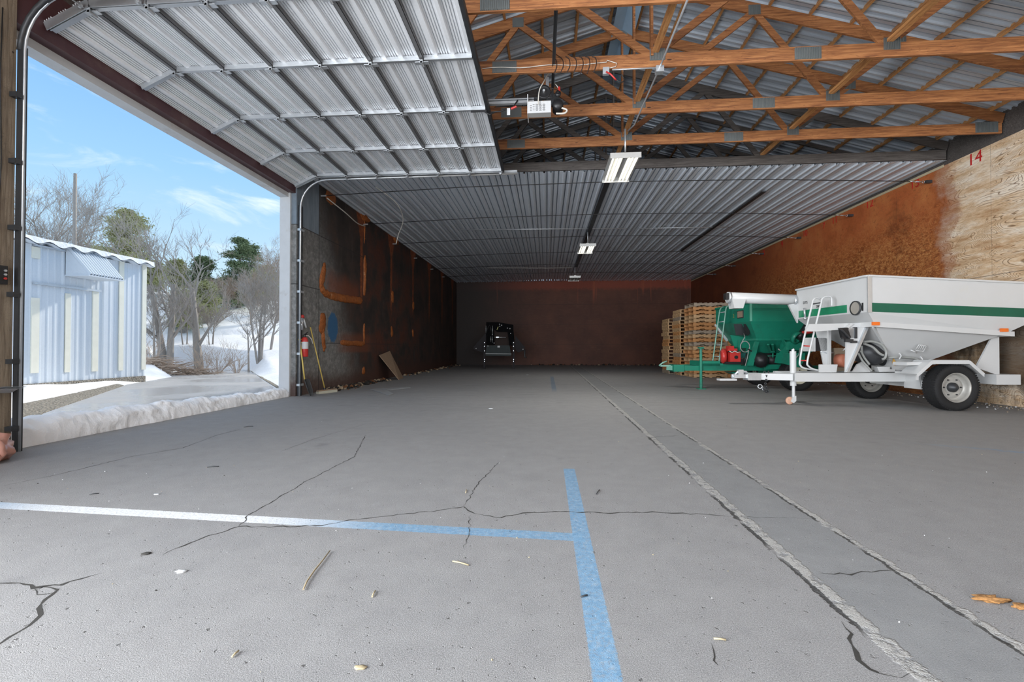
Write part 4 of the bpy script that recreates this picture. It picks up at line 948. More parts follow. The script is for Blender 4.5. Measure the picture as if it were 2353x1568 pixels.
# frame
za, zb_ = cc(1700, 840.5, 12.2).z, cc(1700, 852, 12.2).z
for d in (12.2, 13.0): MB().bb((4.55, d-.04, zb_), (8.4, d+.04, za)).build('frame_rail', mGreen, gc)
MB().beam((4.6, 12.22, (za+zb_)/2), (4.15, 12.4, (za+zb_)/2), .06, .12).bb((4.28, 12.2, zb_-.03), (4.55, 12.6, za+.02)).build('tongue', mGreen, gc)
MB().bb((3.98, 12.35, .58), (4.25, 12.45, .62)).tube([(3.95, 12.4, .6), (4.05, 12.4, .68), (4.16, 12.4, .72)], .02, 8).build('hitch_coupler', M('worn_green_steel', (.22, .42, .34), .5), gc)
MB().tube([(4.3, 12.3, .52), (4.32, 12.28, .40), (4.40, 12.28, .42), (4.48, 12.3, .5)], .012, 6).build('safety_chain', mDark, gc)
gj = cc(1609, 870, 12.15)
MB().cyl((gj.x, 12.1, .58), .035, 1.0, n=14).cyl((gj.x, 12.1, .08), .05, .02, n=14).bb((gj.x-.06, 12.04, 1.06), (gj.x+.06, 12.16, 1.1)).cyl((gj.x, 12.1, .05), .03, .10).bb((gj.x-.1, 12.02, 0), (gj.x+.1, 12.18, .02)).build('jack_leg', mGreen, gc)
MB().bb((5.0, 12.1, za), (6.0, 13.0, za+.06)).bb((cc(1612, 830, 12.1).x, 12.1, za), (cc(1655, 830, 12.1).x, 12.9, za+.12)).build('platform', mGreen, gc)
def gp(pts, D, th, name, mat=mGreen): return MB().prism([cc(x, y, D) for x, y in pts], (0, th, 0)).build(name, mat, gc)
gp([(1739, 781), (1745, 785), (1731, 841), (1717, 841)], 11.85, .08, 'front_leg')
gp([(1678, 770), (1739, 780), (1731, 800), (1722, 841), (1714, 841), (1716, 800), (1700, 800), (1688, 798)], 12.3, .05, 'front_support')
gp([(1698, 782), (1702, 782), (1702, 822), (1698, 822)], 12.2, .04, 'side_plate')
gp([(1700, 812), (1716, 812), (1716, 823), (1700, 823)], 12.1, .1, 'battery_box', M('dark_green_box', (.015, .10, .09), .4))
gp([(1760, 838), (1808, 838), (1795, 848), (1760, 850)], 11.9, .1, 'frame_gusset')
for bx, by in ((1769, 759), (1765, 792)):
    for s_ in (0, 10): MB().beam(cc(bx+s_, by, 11.75), cc(bx+7+s_*.6, by+17, 12.0), .05, .035).build('step_bracket', mGreen, gc)
    MB().beam(cc(bx+6, by+17, 11.9), cc(bx+14, by+17, 11.9), .05, .03).build('step_bracket', mGreen, gc)
gp([(1800, 780), (1815, 795), (1812, 810), (1795, 835), (1790, 835), (1798, 805), (1806, 795)], 11.6, .1, 'drive_shroud')
gp([(1815, 785), (1845, 788), (1845, 805), (1812, 804)], 11.5, .4, 'gear_case'); gp([(1800, 812), (1850, 812), (1850, 826), (1838, 845), (1795, 835)], 11.5, .3, 'gear_case')
MB().lathe([(.10, -.03), (.16, -.03), (.16, .06), (.10, .06)], cc(1832, 777, 11.4), (-.5, 1, .6), 20, close=True).build('hose_ring', mGreen, gc)
MB().tube([cc(1832, 777, 11.42), cc(1842, 770, 11.4), cc(1850, 760, 11.4), cc(1856, 750, 11.4)], .10, 12).build('rubber_boot', mBlack, gc)
MB().blob(cc(1855, 764, 11.3), .09, 4, 2, .3, (1.6, 1, .5)).build('red_coupler', mRed, gc)
gl_ = M('silver_green_ladder', (.16, .32, .26), .4, .3); 
ladder(gc, [[(1662, 705), (1655, 712), (1650, 740), (1639, 822), (1638, 828)], [(1683, 708), (1676, 703), (1669, 708), (1665, 735), (1653, 826), (1652, 832)]], 12.5, .25,
       [((1654, 719), (1667, 717), mGalv), ((1651, 741), (1664, 739), mGalv), ((1648, 767), (1661, 766), mGalv), ((1645, 793), (1658, 793), mGalv), ((1640, 819), (1654, 820), mGalv)], .02, gl_)
# engine
en = bpy.data.objects.new('engine', None); COL.objects.link(en); en.parent = gc
ec = cc(1678, 820, 12.0)
MB().bb((ec.x-.05, 11.9, .72), (ec.x+.22, 12.3, .98)).build('engine_block', mRed, en)
MB().lathe([(1e-4, -.06), (.15, -.06), (.19, -.03), (.19, .06), (1e-4, .06)], (ec.x-.14, 12.1, .86), (1, -.3, 0), 20).build('recoil_cover', mRed, en)
MB().bb((ec.x-.08, 11.95, .98), (ec.x+.16, 12.25, 1.06)).bb((ec.x-.02, 12.0, 1.06), (ec.x+.10, 12.2, 1.13)).build('fuel_tank', mRed, en)
MB().bb((ec.x-.15, 11.92, .655), (ec.x+.35, 12.3, .72)).cyl((ec.x+.10, 11.89, .84), .045, .03, (0, 1, 0), 14).bb((ec.x-.09, 11.9, .97), (ec.x+.2, 11.95, 1.0)).bb((ec.x+.22, 11.93, .68), (ec.x+.36, 12.1, .80)).build('engine_base', mBlack, en)
MB().tube([(ec.x-.08, 11.88, 1.0), (ec.x-.02, 11.86, .96), (ec.x+.05, 11.86, 1.0), (ec.x+.12, 11.86, .96), (ec.x+.2, 11.87, .98)], .012, 6).build('fuel_line', mCableW, en)
# coiled hose
cx_ = cc(1712, 797, 11.9); m = MB().tube([cx_+Vector((.12*math.cos(a), 0, .14*math.sin(a))) for a in [i*2*PI/20 for i in range(21)]], .012, 6); m.build('looped_hose', mHose, gc); m = MB()
m.tube([cx_+Vector((-.1, 0, .08)), cx_+Vector((0, 0, .25)), cx_+Vector((.02, .1, .34))], .010, 6).tube([cx_+Vector((.1, 0, -.05)), cx_+Vector((.06, 0, -.28)), cx_+Vector((.0, 0, -.5))], .012, 6)
m.build('supply_hose', mHose, gc); m = MB(); m.tube([cc(1788, 802, 11.7), cc(1800, 812, 11.7), cc(1815, 812, 11.7)], .012, 6).build('supply_hose', mHose, gc); MB().tube([cc(1839, 800, 11.4), cc(1836, 815, 11.4), cc(1822, 831, 11.4)], .012, 6).build('supply_hose', mHose, gc)
MB().beam(cc(1719, 803, 11.9), cc(1731, 810, 11.9), .04, .03).tube([cc(1709, 838, 11.9), cc(1716, 812, 11.9)], .018, 6).build('lever', mBlack, gc)
MB().tube([cc(1747, 828, 12.1), cc(1812, 828, 12.1)], .19, 16).blob(cc(1748, 828, 11.9), .2, 2, 2, .1).build('unload_auger', mBlack, gc)
MB().tube([cc(1755, 819, 11.8), cc(1800, 817, 11.8)], .012, 6).tube([cc(1776, 812, 11.8), cc(1776, 822, 11.8)], .016, 6).build('pull_rod', mGreen, gc)
mRim2 = M('cream_wheel_rim', (.62, .59, .48), .5, var=.15, sc=10)
wheel(gc, GX-.15+.0, 11.55, 11.85, .40, mRim2, .22)
wheel(gc, GX-.15, 13.35, 13.65, .40, mRim2, .22)
MB().bb((GX-.21, 11.8, .35), (GX-.09, 13.4, .45)).build('axle', mGreen, gc)
gp([(1678, 855), (1722, 855), (1717, 863), (1690, 861)], 12.6, .4, 'drop_chute')
fix(gc, GX, Gc)
fix2 = None

# ------------------------------------------------------------------ pallets
def make_pallet(mt):
    p = empty('wooden_pallet', (0, 0, 0)); W, L = 1.18, 1.02
    m = MB()
    for i in range(6): m.bb((0, i*(L-.10)/5, .12), (W, i*(L-.10)/5+.10, .138))
    m.build('top_deck', mt, p)
    m = MB()
    for i in range(4): m.bb((0, i*(L-.10)/3, 0), (W, i*(L-.10)/3+.10, .018))
    m.build('bottom_deck', mt, p)
    for x in (0, W/2-.019, W-.038):
        MB().prism([(x, 0, .018), (x, .15, .018), (x, .18, .055), (x, .32, .055), (x, .35, .018), (x, .67, .018), (x, .70, .055), (x, .84, .055), (x, .87, .018), (x, L, .018), (x, L, .12), (x, 0, .12)], (.038, 0, 0)).build('stringer', mt, p)
    return p
def make_pallet_s(mt):    # same pallet turned: notched runners face the camera
    p = empty('wooden_pallet', (0, 0, 0)); W, L = 1.18, 1.12
    m = MB()
    for i in range(7): m.bb((i*(W-.10)/6, 0, .12), (i*(W-.10)/6+.10, L, .138))
    m.build('top_deck', mt, p); m = MB()
    for i in range(5): m.bb((i*(W-.10)/4, 0, 0), (i*(W-.10)/4+.10, L, .018))
    m.build('bottom_deck', mt, p)
    for y in (0, L/2-.019, L-.038):
        MB().prism([(0, y, .018), (.2, y, .018), (.23, y, .055), (.38, y, .055), (.41, y, .018), (.77, y, .018), (.80, y, .055), (.95, y, .055), (.98, y, .018), (W, y, .018), (W, y, .12), (0, y, .12)], (0, .038, 0)).build('stringer', mt, p)
    return p
protos = [make_pallet_s(mt) for mt in mPallet]+[make_pallet(mt) for mt in mPallet]
used = [False]*6; rp = random.Random(3)
stacks = [(6.55, 16.65, 19, 'front stack nearest the green cart', 0), (7.76, 16.62, 19, 'front stack tight against the plywood wall', 0), (6.50, 17.85, 18, 'middle stack behind the front one', 1), (6.46, 19.05, 16, 'rear left stack', 1)]
for sx_, sy_, n, nm, st in stacks:
    for k in range(n):
        i = (0 if st == 0 else 3)+rp.choice([0, 0, 0, 1, 1, 2])
        if used[i]: o = dup(protos[i])
        else: o = protos[i]; used[i] = True
        if sx_ > 7.5 and k >= 0: wofs = 0
        loc = _r*sx_+_fh*sy_
        o.location = (loc.x+rp.uniform(-.025, .025)*(0 if sx_ > 7.5 else 1), loc.y+rp.uniform(-.03, .03), k*.1425+.001)
        o.rotation_euler = (0, 0, rp.uniform(-.02, .02)+(YAW*.0 if sx_ > 7.5 else 0))
        tag(o, 'wooden pallet, %s up from the floor in the %s' % (ORD[k], nm), 'pallet', 'stacked wooden pallets')
for i, u in enumerate(used):
    if not u:
        for c in list(protos[i].children): bpy.data.objects.remove(c)
        bpy.data.objects.remove(protos[i])

# ------------------------------------------------------------------ dark implement at the back
IX, ID = cc(1148, 850, 23.5).x, 23.5
im = cart_root(IX, ID, 'spreader_implement', 'black and charcoal farm implement on two legs before the back wall', 'farm implement')
mWing = M('dull_black_wing', (.04, .038, .042), .9)
mBlk2 = M('matte_black_frame', (.006, .006, .007), .95)
for mm_ in (mWing, mBlk2): mm_.node_tree.nodes['Principled BSDF'].inputs['Specular IOR Level'].default_value = .1
def ip(x, y): return (1060+x*.0893, 720+y*.0893)
def iq(pts, D, th, name, mat): return MB().prism([cc(*ip(x, y), D) for x, y in pts], (0, th, 0)).build(name, mat, im)
iq([(650, 830), (1240, 830), (1290, 1105), (620, 1095)], 23.4, .5, 'tray', mEquip)
iq([(610, 1030), (1290, 1040), (1290, 1060), (610, 1050)], 23.38, .02, 'tray_lip', M('tray_edge', (.16, .18, .185), .4))
iq([(620, 520), (310, 880), (320, 930), (560, 1020), (640, 900), (640, 520)], 23.6, .06, 'side_wing', mWing)
iq([(1390, 580), (1600, 840), (1640, 860), (1600, 970), (1450, 1010), (1370, 900)], 23.6, .06, 'side_wing', mWing)
iq([(630, 320), (830, 290), (860, 820), (640, 820)], 23.6, .10, 'frame_post', mBlk2)
iq([(1180, 400), (1330, 300), (1380, 850), (1240, 830)], 23.6, .10, 'frame_post', mBlk2)
iq([(640, 230), (940, 230), (1340, 300), (1340, 480), (930, 480), (860, 440), (640, 330)], 23.62, .15, 'top_frame', mBlk2)
iq([(860, 480), (1200, 480), (1240, 830), (860, 830)], 23.9, .05, 'back_panel', M('dark_brown_panel', (.03, .018, .015), .8))
for x in (595, 1345):
    a = cc(*ip(x, 730), 23.35); b = cc(*ip(x, 1440), 23.35)
    MB().bb((a.x-.05, 23.3, 0), (a.x+.05, 23.4, a.z)).build('leg', mWing, im)
    m = MB()
    for yy in (760, 850, 970, 1190, 1240): q = cc(*ip(x, yy), 23.28); m.box(q, (.035, .02, .04))
    m.build('leg_pin', mGalv, im)
for x, y0_, y1_ in ((635, 320, 510), (808, 320, 560), (800, 600, 760), (760, 600, 740)): MB().tube([cc(*ip(x, y0_), 23.55), cc(*ip(x, y1_), 23.55)], .015, 6).build('hydraulic_rod', mGalv, im)
MB().tube([cc(*ip(850, 620), 23.6), cc(*ip(1150, 625), 23.6)], .02, 6).box(cc(*ip(930, 620), 23.6), (.15, .05, .06)).build('cross_rod', mGalv, im)
m = MB()
for x, y in ((985, 285), (1040, 310), (990, 335), (1187, 385), (1252, 400), (1270, 520), (800, 555), (380, 908), (1588, 930), (685, 845), (845, 770)): m.cyl(cc(*ip(x, y), 23.37 if y > 700 else 23.58), .025, .04, (0, 1, 0), 8)
m.build('bolt_heads', mWhiteTrim, im)
MB().box(cc(*ip(962, 862), 23.38), (.12, .01, .09)).build('maker_badge', mWhiteTrim, im)
MB().tube([cc(*ip(915, 430), 23.55), cc(*ip(950, 350), 23.55)], .02, 6).build('yellow_lever', M('yellow_paint_lever', (.6, .6, .25), .5), im)
MB().tube([cc(*ip(1630, 930), 23.5), cc(*ip(1630, 1130), 23.5), cc(*ip(1680, 1140), 23.5)], .04, 8).build('crank_handle', mDark, im)
MB().tube([cc(*ip(660, 480), 23.5), cc(*ip(690, 360), 23.5), cc(*ip(730, 300), 23.5), cc(*ip(760, 400), 23.5), cc(*ip(770, 560), 23.5)], .022, 6).build('hydraulic_hose', mBlack, im)
fix(im, IX, ID)

# ------------------------------------------------------------------ things on the near left wall
cb = pl(6, 634, 0, XL+.03)
wb = empty('door_switch', (XL+.02, cb.y-.02, cb.z-.09), 0, 'black push-button door switch box on the brown post', 'switch')
MB().bb((-.015, -.05, 0), (.05, .035, .19)).build('box', mBlack, wb)
for k, mm in enumerate((mGalv, mGalv, mRed)): MB().cyl((.055, .01, .14-.04*k), .012, .012, (1, 0, 0), 12).build('button', mm, wb)
tag(MB().tube([(XL+.015, 4.30, 4.6), (XL+.012, 4.29, 3.9), (XL+.012, 4.31, 3.0), (XL+.012, 4.27, 2.0)], .006, 6).build('electrical_cable', mWire), 'thin black cable running down the brown post to the switch', 'cable')
bg1 = pl(0, 1010, 0, XL+.3)
tb = MB().blob((-5.28, 4.02, .13), .16, 3, 3, .6, (1, 1.0, .9)).blob((-5.2, 3.92, .07), .10, 8, 2, .5)
tag(tb.build('feed_sack', M('pink_clear_bag', (.55, .28, .22), .3, var=.4, sc=9), origin=(-5.28, 4.0, 0)), 'pinkish plastic bag lying at the foot of the brown post', 'bag')
sk = [pl(-6, 893, 0, XL+.35), pl(20, 896, 0, XL+.35), pl(42, 900, 0, XL+.34), pl(60, 903, 0, XL+.33)]
m = MB(); A = [p+Vector((-.18, .0, .0)) for p in sk]; B = [p+Vector((.1, -.03*i, .015)) for i, p in enumerate(sk)]
m.quadstrip(A, B); m.quadstrip([b-Vector((0, 0, .006)) for b in B], [a-Vector((0, 0, .006)) for a in A])
# rolled white sheeting on a shelf by the post
sp = empty('plastic_sheeting', (XL+.2, 4.1, 0), 0, 'white plastic sheeting with a red edge draped by the brown post', 'plastic sheet')
o = MB(); Ys = [3.3, 3.6, 3.9, 4.15, 4.35]
rows = [[(XL+.02+.09*j, y, .70+.03*math.sin(j*2+y*5)-.02*(y-3.3)) for j in range(4)] for y in Ys]
for a, b in zip(rows[:-1], rows[1:]): o.quadstrip(a, b, True); o.quadstrip([(q[0], q[1], q[2]-.02) for q in b], [(q[0], q[1], q[2]-.02) for q in a], True)
o.build('sheet', mWhiteTrim, sp).matrix_parent_inverse = Matrix.Translation((-XL-.2, -4.1, 0))
MB().bb((XL, 3.3, .62), (XL+.25, 4.12, .655)).build('shelf_board', mRed, sp).matrix_parent_inverse = Matrix.Translation((-XL-.2, -4.1, 0))

# ------------------------------------------------------------------ floor cracks and litter
mCrack = M('dark_crack_and_litter', (.035, .033, .03), .9, var=.4, sc=30)  # crack darkness painted as flat strips; also colours leaf clump and grit
flo = bpy.data.objects['floor']
def crack(px, w0, seed, jag=.02):
    rnd = random.Random(seed); P = [fl(x, y) for x, y in px]; Q = []
    for a, b in zip(P[:-1], P[1:]):
        n = max(2, int((b-a).length/.035))
        for i in range(n):
            c = a.lerp(b, i/n); d = (b-a).normalized(); nn = Vector((-d.y, d.x, 0)); Q.append((c+nn*rnd.uniform(-jag, jag)*.5, nn))
    Q.append((P[-1], nn))
    A = []; B = []
    for i, (c, nn) in enumerate(Q):
        e = min(1, i/4+.15, (len(Q)-1-i)/4+.15); w = w0*e*rnd.uniform(.4, 1.9)
        A.append(c+nn*w/2+Vector((0, 0, .0012))); B.append(c-nn*w/2+Vector((0, 0, .0012)))
    m = MB().quadstrip(A, B); m.f = [f if True else f for f in m.f]
    o = m.build('crack', mCrack, flo); o['kind'] = 'structure'; return o
crack([(370, 1277), (420, 1255), (480, 1232), (552, 1210), (620, 1212), (740, 1208), (800, 1196), (900, 1185), (1000, 1175), (1064, 1166), (1090, 1182), (1150, 1190), (1200, 1180), (1300, 1176), (1400, 1180), (1500, 1178), (1600, 1182), (1680, 1188)], .008, 1)
crack([(552, 1210), (570, 1185), (640, 1145), (700, 1108), (760, 1078), (815, 1050), (840, 1000)], .006, 2)
crack([(1064, 1166), (1100, 1110), (1150, 1060)], .004, 3)
crack([(-30, 1495), (20, 1465), (60, 1440), (100, 1412), (90, 1390), (128, 1358), (100, 1350), (75, 1358)], .010, 4)
crack([(-20, 1342), (40, 1343), (80, 1350), (140, 1346), (185, 1330), (235, 1318)], .014, 5)
crack([(75, 1355), (85, 1368), (130, 1362)], .008, 6)
crack([(0, 1118), (100, 1098), (200, 1075), (300, 1050), (420, 1030), (500, 1000), (560, 985)], .005, 7)
crack([(1080, 1180), (1078, 1230), (1065, 1262)], .003, 8)
crack([(1880, 1318), (1950, 1320), (2000, 1314), (2060, 1311)], .008, 9)
crack([(1490, 1008), (1520, 1003), (1570, 1002)], .006, 10)
crack([(1935, 1430), (1945, 1455), (1965, 1500), (2000, 1540), (2030, 1555), (2090, 1548)], .010, 11, .04)
crack([(1635, 1480), (1640, 1510), (1650, 1530)], .010, 12)
crack([(1640, 965), (1800, 967)], .004, 13); crack([(1684, 1188), (1750, 1190), (1868, 1192)], .003, 14)
crack([(640, 1500-460), (720, 1010), (840, 975)], .003, 15)

tag(MB().tube([fl(x, y, .008) for x, y in ((697, 1355), (705, 1337), (722, 1312), (740, 1290), (758, 1266))], [.0035, .004, .004, .0035, .003], 6).build('dry_twig', M('dry_stem', (.30, .24, .15), .8)), 'long dry stem lying on the floor below the blue line', 'twig')
lit = [((1040, 1290), (1077, 1299), 'short straw bit lying under the blue crossing line'), ((476, 1074), (503, 1072), 'dark splinter on the floor near the open doorway'), ((205, 1137), (227, 1134), 'dark splinter left of the white painted line'), ((855, 1372), (862, 1358), 'thin straw right of the long dry stem'), ((1640, 1468), (1668, 1471), 'pale wood sliver near the concrete strip'), ((1370, 1136), (1378, 1126), 'dark curled chip right of the blue line'), ((1070, 1133), (1072, 1126), 'small tan pellet above the floor crack'), ((533, 1510), (548, 1496), 'thin straw at the bottom of the view'), ((560, 982), (582, 980), 'dark splinter near the doorway sill'), ((1335, 1372), (1350, 1368), 'dark chip on the blue line lower right')]
mStraw = M('straw_bits', (.42, .35, .22), .8); 
for a, b, lab in lit:
    tag(MB().tube([fl(*a, .005), fl((a[0]+b[0])/2, (a[1]+b[1])/2-1, .007), fl(*b, .005)], .0035, 6).build('wood_splinter', mDark if 'dark' in lab else mStraw), lab, 'splinter', 'splinters on the floor')
def scrap(px, py, r, lab, mat, sq=(1, .6, .15), nm='paper_scrap', cat='scrap'):
    c = fl(px, py); tag(MB().blob((0, 0, r*sq[2]*.9), r, px, 2, .5, sq).build(nm, mat), lab, cat).location = c
scrap(417, 1315, .028, 'crumpled white paper scrap on the floor left of the dry stem', mWhiteTrim)
scrap(360, 1137, .02, 'small white scrap above the white painted line', mWhiteTrim)
scrap(827, 1536, .022, 'tan bark flake near the bottom edge', mStraw, nm='bark_flake', cat='bark')
scrap(335, 1274, .026, 'dark clump of leaves at the end of the crack', mCrack, nm='leaf_clump', cat='leaves')
scrap(1128, 940, .05, 'white scrap on the floor in the middle distance', mWhiteTrim)
scrap(1212, 862, .05, 'pale scrap near the dark implement', mWhiteTrim)
c = fl(2310, 1392); tag(MB().blob((-.03, .03, .01), .05, 3, 3, .9, (1.2, .5, .25)).blob((.07, -.02, .008), .045, 9, 3, .9, (1.3, .5, .2)).build('bark_chunk', M('orange_rotten_wood', (.30, .15, .05), .9, var=.7, sc=60, bump=.8)), 'orange rotten wood chunk at the right edge of the floor', 'bark').location = c
# flattened sheets by the wall
for pts, lab in (([(850, 895), (880, 893), (905, 906), (893, 909), (868, 901)], 'torn grey plastic scrap flat on the floor by the left wall'), ([(880, 893), (940, 890), (944, 892), (890, 897)], 'long grey plastic strip beside the torn scrap')):
    tag(MB().prism([fl(x, y, .004) for x, y in pts], (0, 0, .008)).build('plastic_scrap', M('grey_plastic_film', (.32, .33, .34), .5) if 'torn' in lab else bpy.data.materials['grey_plastic_film']), lab, 'scrap')
# rubble along the wall foot
def rubble(n, f, name, lab, mats, seed, r0=.01, r1=.05):
    rnd = random.Random(seed); m = MB()
    for i in range(n):
        r = rnd.uniform(r0, r1)**1.0*rnd.uniform(.4, 1); p = f(rnd); m.m = rnd.randrange(len(mats)); m.blob((p[0], p[1], r*.5), r, i*.7, 1, .8, (1, 1, .75))
    for i in range(len(m.sm)): m.sm[i] = False
    return tag(m.build(name, mats), lab, 'debris', kind='stuff')
mRub = [M('pale_crumbled_foam', (.36, .28, .19), .9), M('rusty_crumbs', (.16, .065, .025), .9), M('dark_crumbs', (.04, .032, .026), .9), M('black_crumbs', (.02, .018, .016), .9)]
rubble(520, lambda r: (XL+.10+abs(r.gauss(0, .16)), r.choice([r.uniform(10.9, 15.0), r.uniform(10.9, 15.0), r.uniform(17.2, 27.5)]), 0), 'wall_rubble', 'crumbled debris along the foot of the left wall', mRub, 5, .015, .085)
rubble(160, lambda r: (r.uniform(-1, 8.3), YB-.11-abs(r.gauss(0, .12)), 0), 'wall_rubble', 'pale debris along the foot of the back wall', mRub, 6, .02, .09)
rubble(300, lambda r: (XR-.08-abs(r.gauss(0, .35)), r.uniform(7, 16), 0), 'wall_rubble', 'light crumbs along the foot of the plywood wall', mRub[:1]+[mWhiteTrim], 7, .004, .022)
rubble(420, lambda r: (r.uniform(-5, 7), 1.3+abs(r.gauss(0, 1))*4, 0), 'floor_grit', 'fine grit and straw bits scattered over the near floor', [mStraw, mCrack, mWhiteTrim], 8, .0015, .005)

# ------------------------------------------------------------------ outside
drive_px = [(30, 992), (100, 950), (200, 915), (292, 884), (398, 866), (372, 851), (470, 849), (572, 850), (592, 866), (628, 890), (662, 915)]
GZ = -.10
dp = [fl(x, y, GZ) for x, y in drive_px]+[Vector((XL-.3, 9.9, GZ)), Vector((XL-.3, 3.0, GZ)), Vector((-9, 3.0, GZ))]
struct('ground_drive', MB().prism(dp, (0, 0, -.02)), mWet)
DPOLY = dp
gpx = [(30, 930), (60, 926), (130, 912), (200, 897), (270, 882), (285, 886), (200, 915), (100, 948), (30, 990)]
gpoly = [fl(x, y, GZ) for x, y in gpx]
def inpoly(x, y, dp=None):
    dp = dp or DPOLY; c = False; j = len(dp)-1
    for i in range(len(dp)):
        a, b = dp[i], dp[j]
        if (a.y > y) != (b.y > y) and x < (b.x-a.x)*(y-a.y)/(b.y-a.y)+a.x: c = not c
        j = i
    return c
def pdist(x, y):
    best = 9
    for i in range(len(dp)):
        a, b = dp[i], dp[(i+1) % len(dp)]; ab = (b.x-a.x, b.y-a.y); L2 = ab[0]**2+ab[1]**2+1e-9
        t = max(0, min(1, ((x-a.x)*ab[0]+(y-a.y)*ab[1])/L2)); best = min(best, math.hypot(x-a.x-ab[0]*t, y-a.y-ab[1]*t))
    return best
HT = [(0, 0), (21, 0), (24, .45), (27, .55), (30, 1.25), (38, 3.1), (46, 5.2), (60, 6.8), (90, 8.5), (200, 9)]
def terr(x, y):
    d = math.hypot(x, y); h = 0
    for (a, ha), (b, hb) in zip(HT[:-1], HT[1:]):
        if a <= d <= b: h = ha+(hb-ha)*(d-a)/(b-a)
    v = Vector((x, y, 0)); h += (.10*mnoise.noise(v*.5)+.25*mnoise.noise(v*.13)*min(1, d/30)+.03*mnoise.noise(v*1.9))
    if d < 34:
        s = pdist(x, y); ins = inpoly(x, y)
        k = -min(1, s/.25)*.10 if ins else min(1, s/.6)
        if not ins and inpoly(x, y, gpoly): return GZ-.04
        h = GZ+(-.03+k*.5 if ins else (-.03+(.16+max(0, h))*k*.9))
    else: h += GZ+.12
    return h
xs = [-5.95]; st = .16
while xs[-1] > -110: xs.append(xs[-1]-st); st = .16 if xs[-1] > -19 else st*1.07
ys = [-4.]; 
while ys[-1] < 130: ys.append(ys[-1]+(.5 if ys[-1] < 4 else .16 if ys[-1] < 25 else max(.2, (ys[-1]-22)*.07)))
m = MB(); W_ = len(ys)
for x in xs:
    for y in ys: m.v.append(Vector((x, y, terr(x, y))))
for i in range(len(xs)-1):
    for j in range(W_-1): m.face([i*W_+j, i*W_+j+1, (i+1)*W_+j+1, (i+1)*W_+j], True)
struct('ground_snow', m, mSnow)
gpx = [(30, 930), (60, 926), (130, 912), (200, 897), (270, 882), (285, 886), (200, 915), (100, 948), (30, 990)]
struct('ground_gravel', MB().prism([fl(x, y, GZ+.01) for x, y in gpx], (0, 0, -.12)), mGravel)
gp2 = [(575, 852), (600, 856), (655, 872), (655, 895), (640, 893), (596, 866)]
struct('ground_gravel_far', MB().prism([fl(x, y, GZ+.01) for x, y in gp2], (0, 0, -.1)), mGravel)
# snow berm on the sill
m = MB(); N = 220; K = 16; rows = []
for i in range(N+1):
    y = 4.50+(9.86-4.50)*i/N; u = i/N; h = (.30*(1-u)+.17*u)*(1+.25*mnoise.noise(Vector((y*1.3, 0, 3)))+.12*mnoise.noise(Vector((y*5, 0, 1)))); wd = .55*(1-u)+.35*u; r_ = []
    for k in range(K+1):
        a = PI*k/K; x = XL-.10-wd/2+math.cos(a)*wd/2; z = -.10+(h+.10)*(math.sin(a)**.55)
        z += .035*mnoise.noise(Vector((x*6, y*5, z*6)))+.015*mnoise.noise(Vector((x*20, y*18, z*15))); x += .05*mnoise.noise(Vector((z*14, y*2.5, 5)))+.02*mnoise.noise(Vector((z*25, y*12, 9)))
        r_.append((x, y, z))
    rows.append(r_)
for a, b in zip(rows[:-1], rows[1:]): m.quadstrip(a, b, True)
m.quadstrip(rows[0], [(q[0], q[1], -.12) for q in rows[0]]); m.quadstrip([(q[0], q[1], -.12) for q in rows[-1]], rows[-1])
tag(m.build('snow_berm', mSnow), 'ridge of ploughed snow along the doorway sill', 'snow bank')

# shed across the drive
SX = -14.; SY1 = 15.1; SZ = 3.92
sheds = empty('storage_shed', (SX-2, 10, 0), 0, 'pale blue corrugated metal shed with snow on its roof', 'shed')
SO = Vector((SX-2, 10, 0))
def sp_(mb, name, mat):
    o = mb.build(name, mat, sheds); o.matrix_parent_inverse = Matrix.Translation(-SO); return o
SPF = [(0, 0), (.05, .03), (.12, .03), (.17, 0), (.38, 0), (.41, .012), (.46, .012), (.49, 0), (.68, 0), (.71, .012), (.76, .012), (.79, 0)]
sp_(corrugate((SX, 3, -.1), (0, 1, 0), (0, 0, 1), SY1-3, SZ+.1, SPF, .62, .02, Vector((1, 0, 0))), 'front_wall', mShed)
sp_(MB().bb((SX-5, 3, -.1), (SX-.03, SY1, SZ)), 'side_walls', mShed)
A = []; B = []
y = 2.8; pts_ = []
while y < SY1+.15: pts_.append(y); y += .05
f_ = lambda y: .05*math.cos(y*2*PI/.62)
mb = MB(); A = [(SX+.28, y, SZ+.02+f_(y)) for y in pts_]; B = [(SX-5.2, y, SZ+.95+f_(y)) for y in pts_]
mb.quadstrip(A, B, True); mb.quadstrip([(q[0], q[1], q[2]-.015) for q in B], [(q[0], q[1], q[2]-.015) for q in A], True)
sp_(mb, 'roof_sheet', mShed)
rf = MB(); A2 = [(SX+.26, y, SZ+.045+f_(y)) for y in pts_]; A3 = [(SX+.24, y, SZ+.17+.02*mnoise.noise(Vector((y*2, 0, 0)))) for y in pts_]; B3 = [(SX-5.2, y, SZ+1.15) for y in pts_]
rf.quadstrip(A2, A3, True); rf.quadstrip(A3, B3, True); rf.quadstrip([A3[-1], A2[-1]], [B3[-1], (SX-5.2, pts_[-1], SZ+.95)])
tag(rf.build('roof_snow', mSnow), 'layer of snow lying on the shed roof', 'snow')
def sy(px): return pl(px, 700, 0, SX).y
def sz(py, px): return pl(px, py, 0, SX).z
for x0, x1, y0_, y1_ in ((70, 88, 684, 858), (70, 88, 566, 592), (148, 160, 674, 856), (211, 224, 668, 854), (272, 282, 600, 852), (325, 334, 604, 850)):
    sp_(MB().bb((SX+.01, sy(x0), max(0, sz(y1_, x0))), (SX+.045, min(SY1+.02, sy(x1)), sz(y0_, x0))), 'sunlit_band', mCream)  # bands of sunlight on the wall, modelled as cream strips
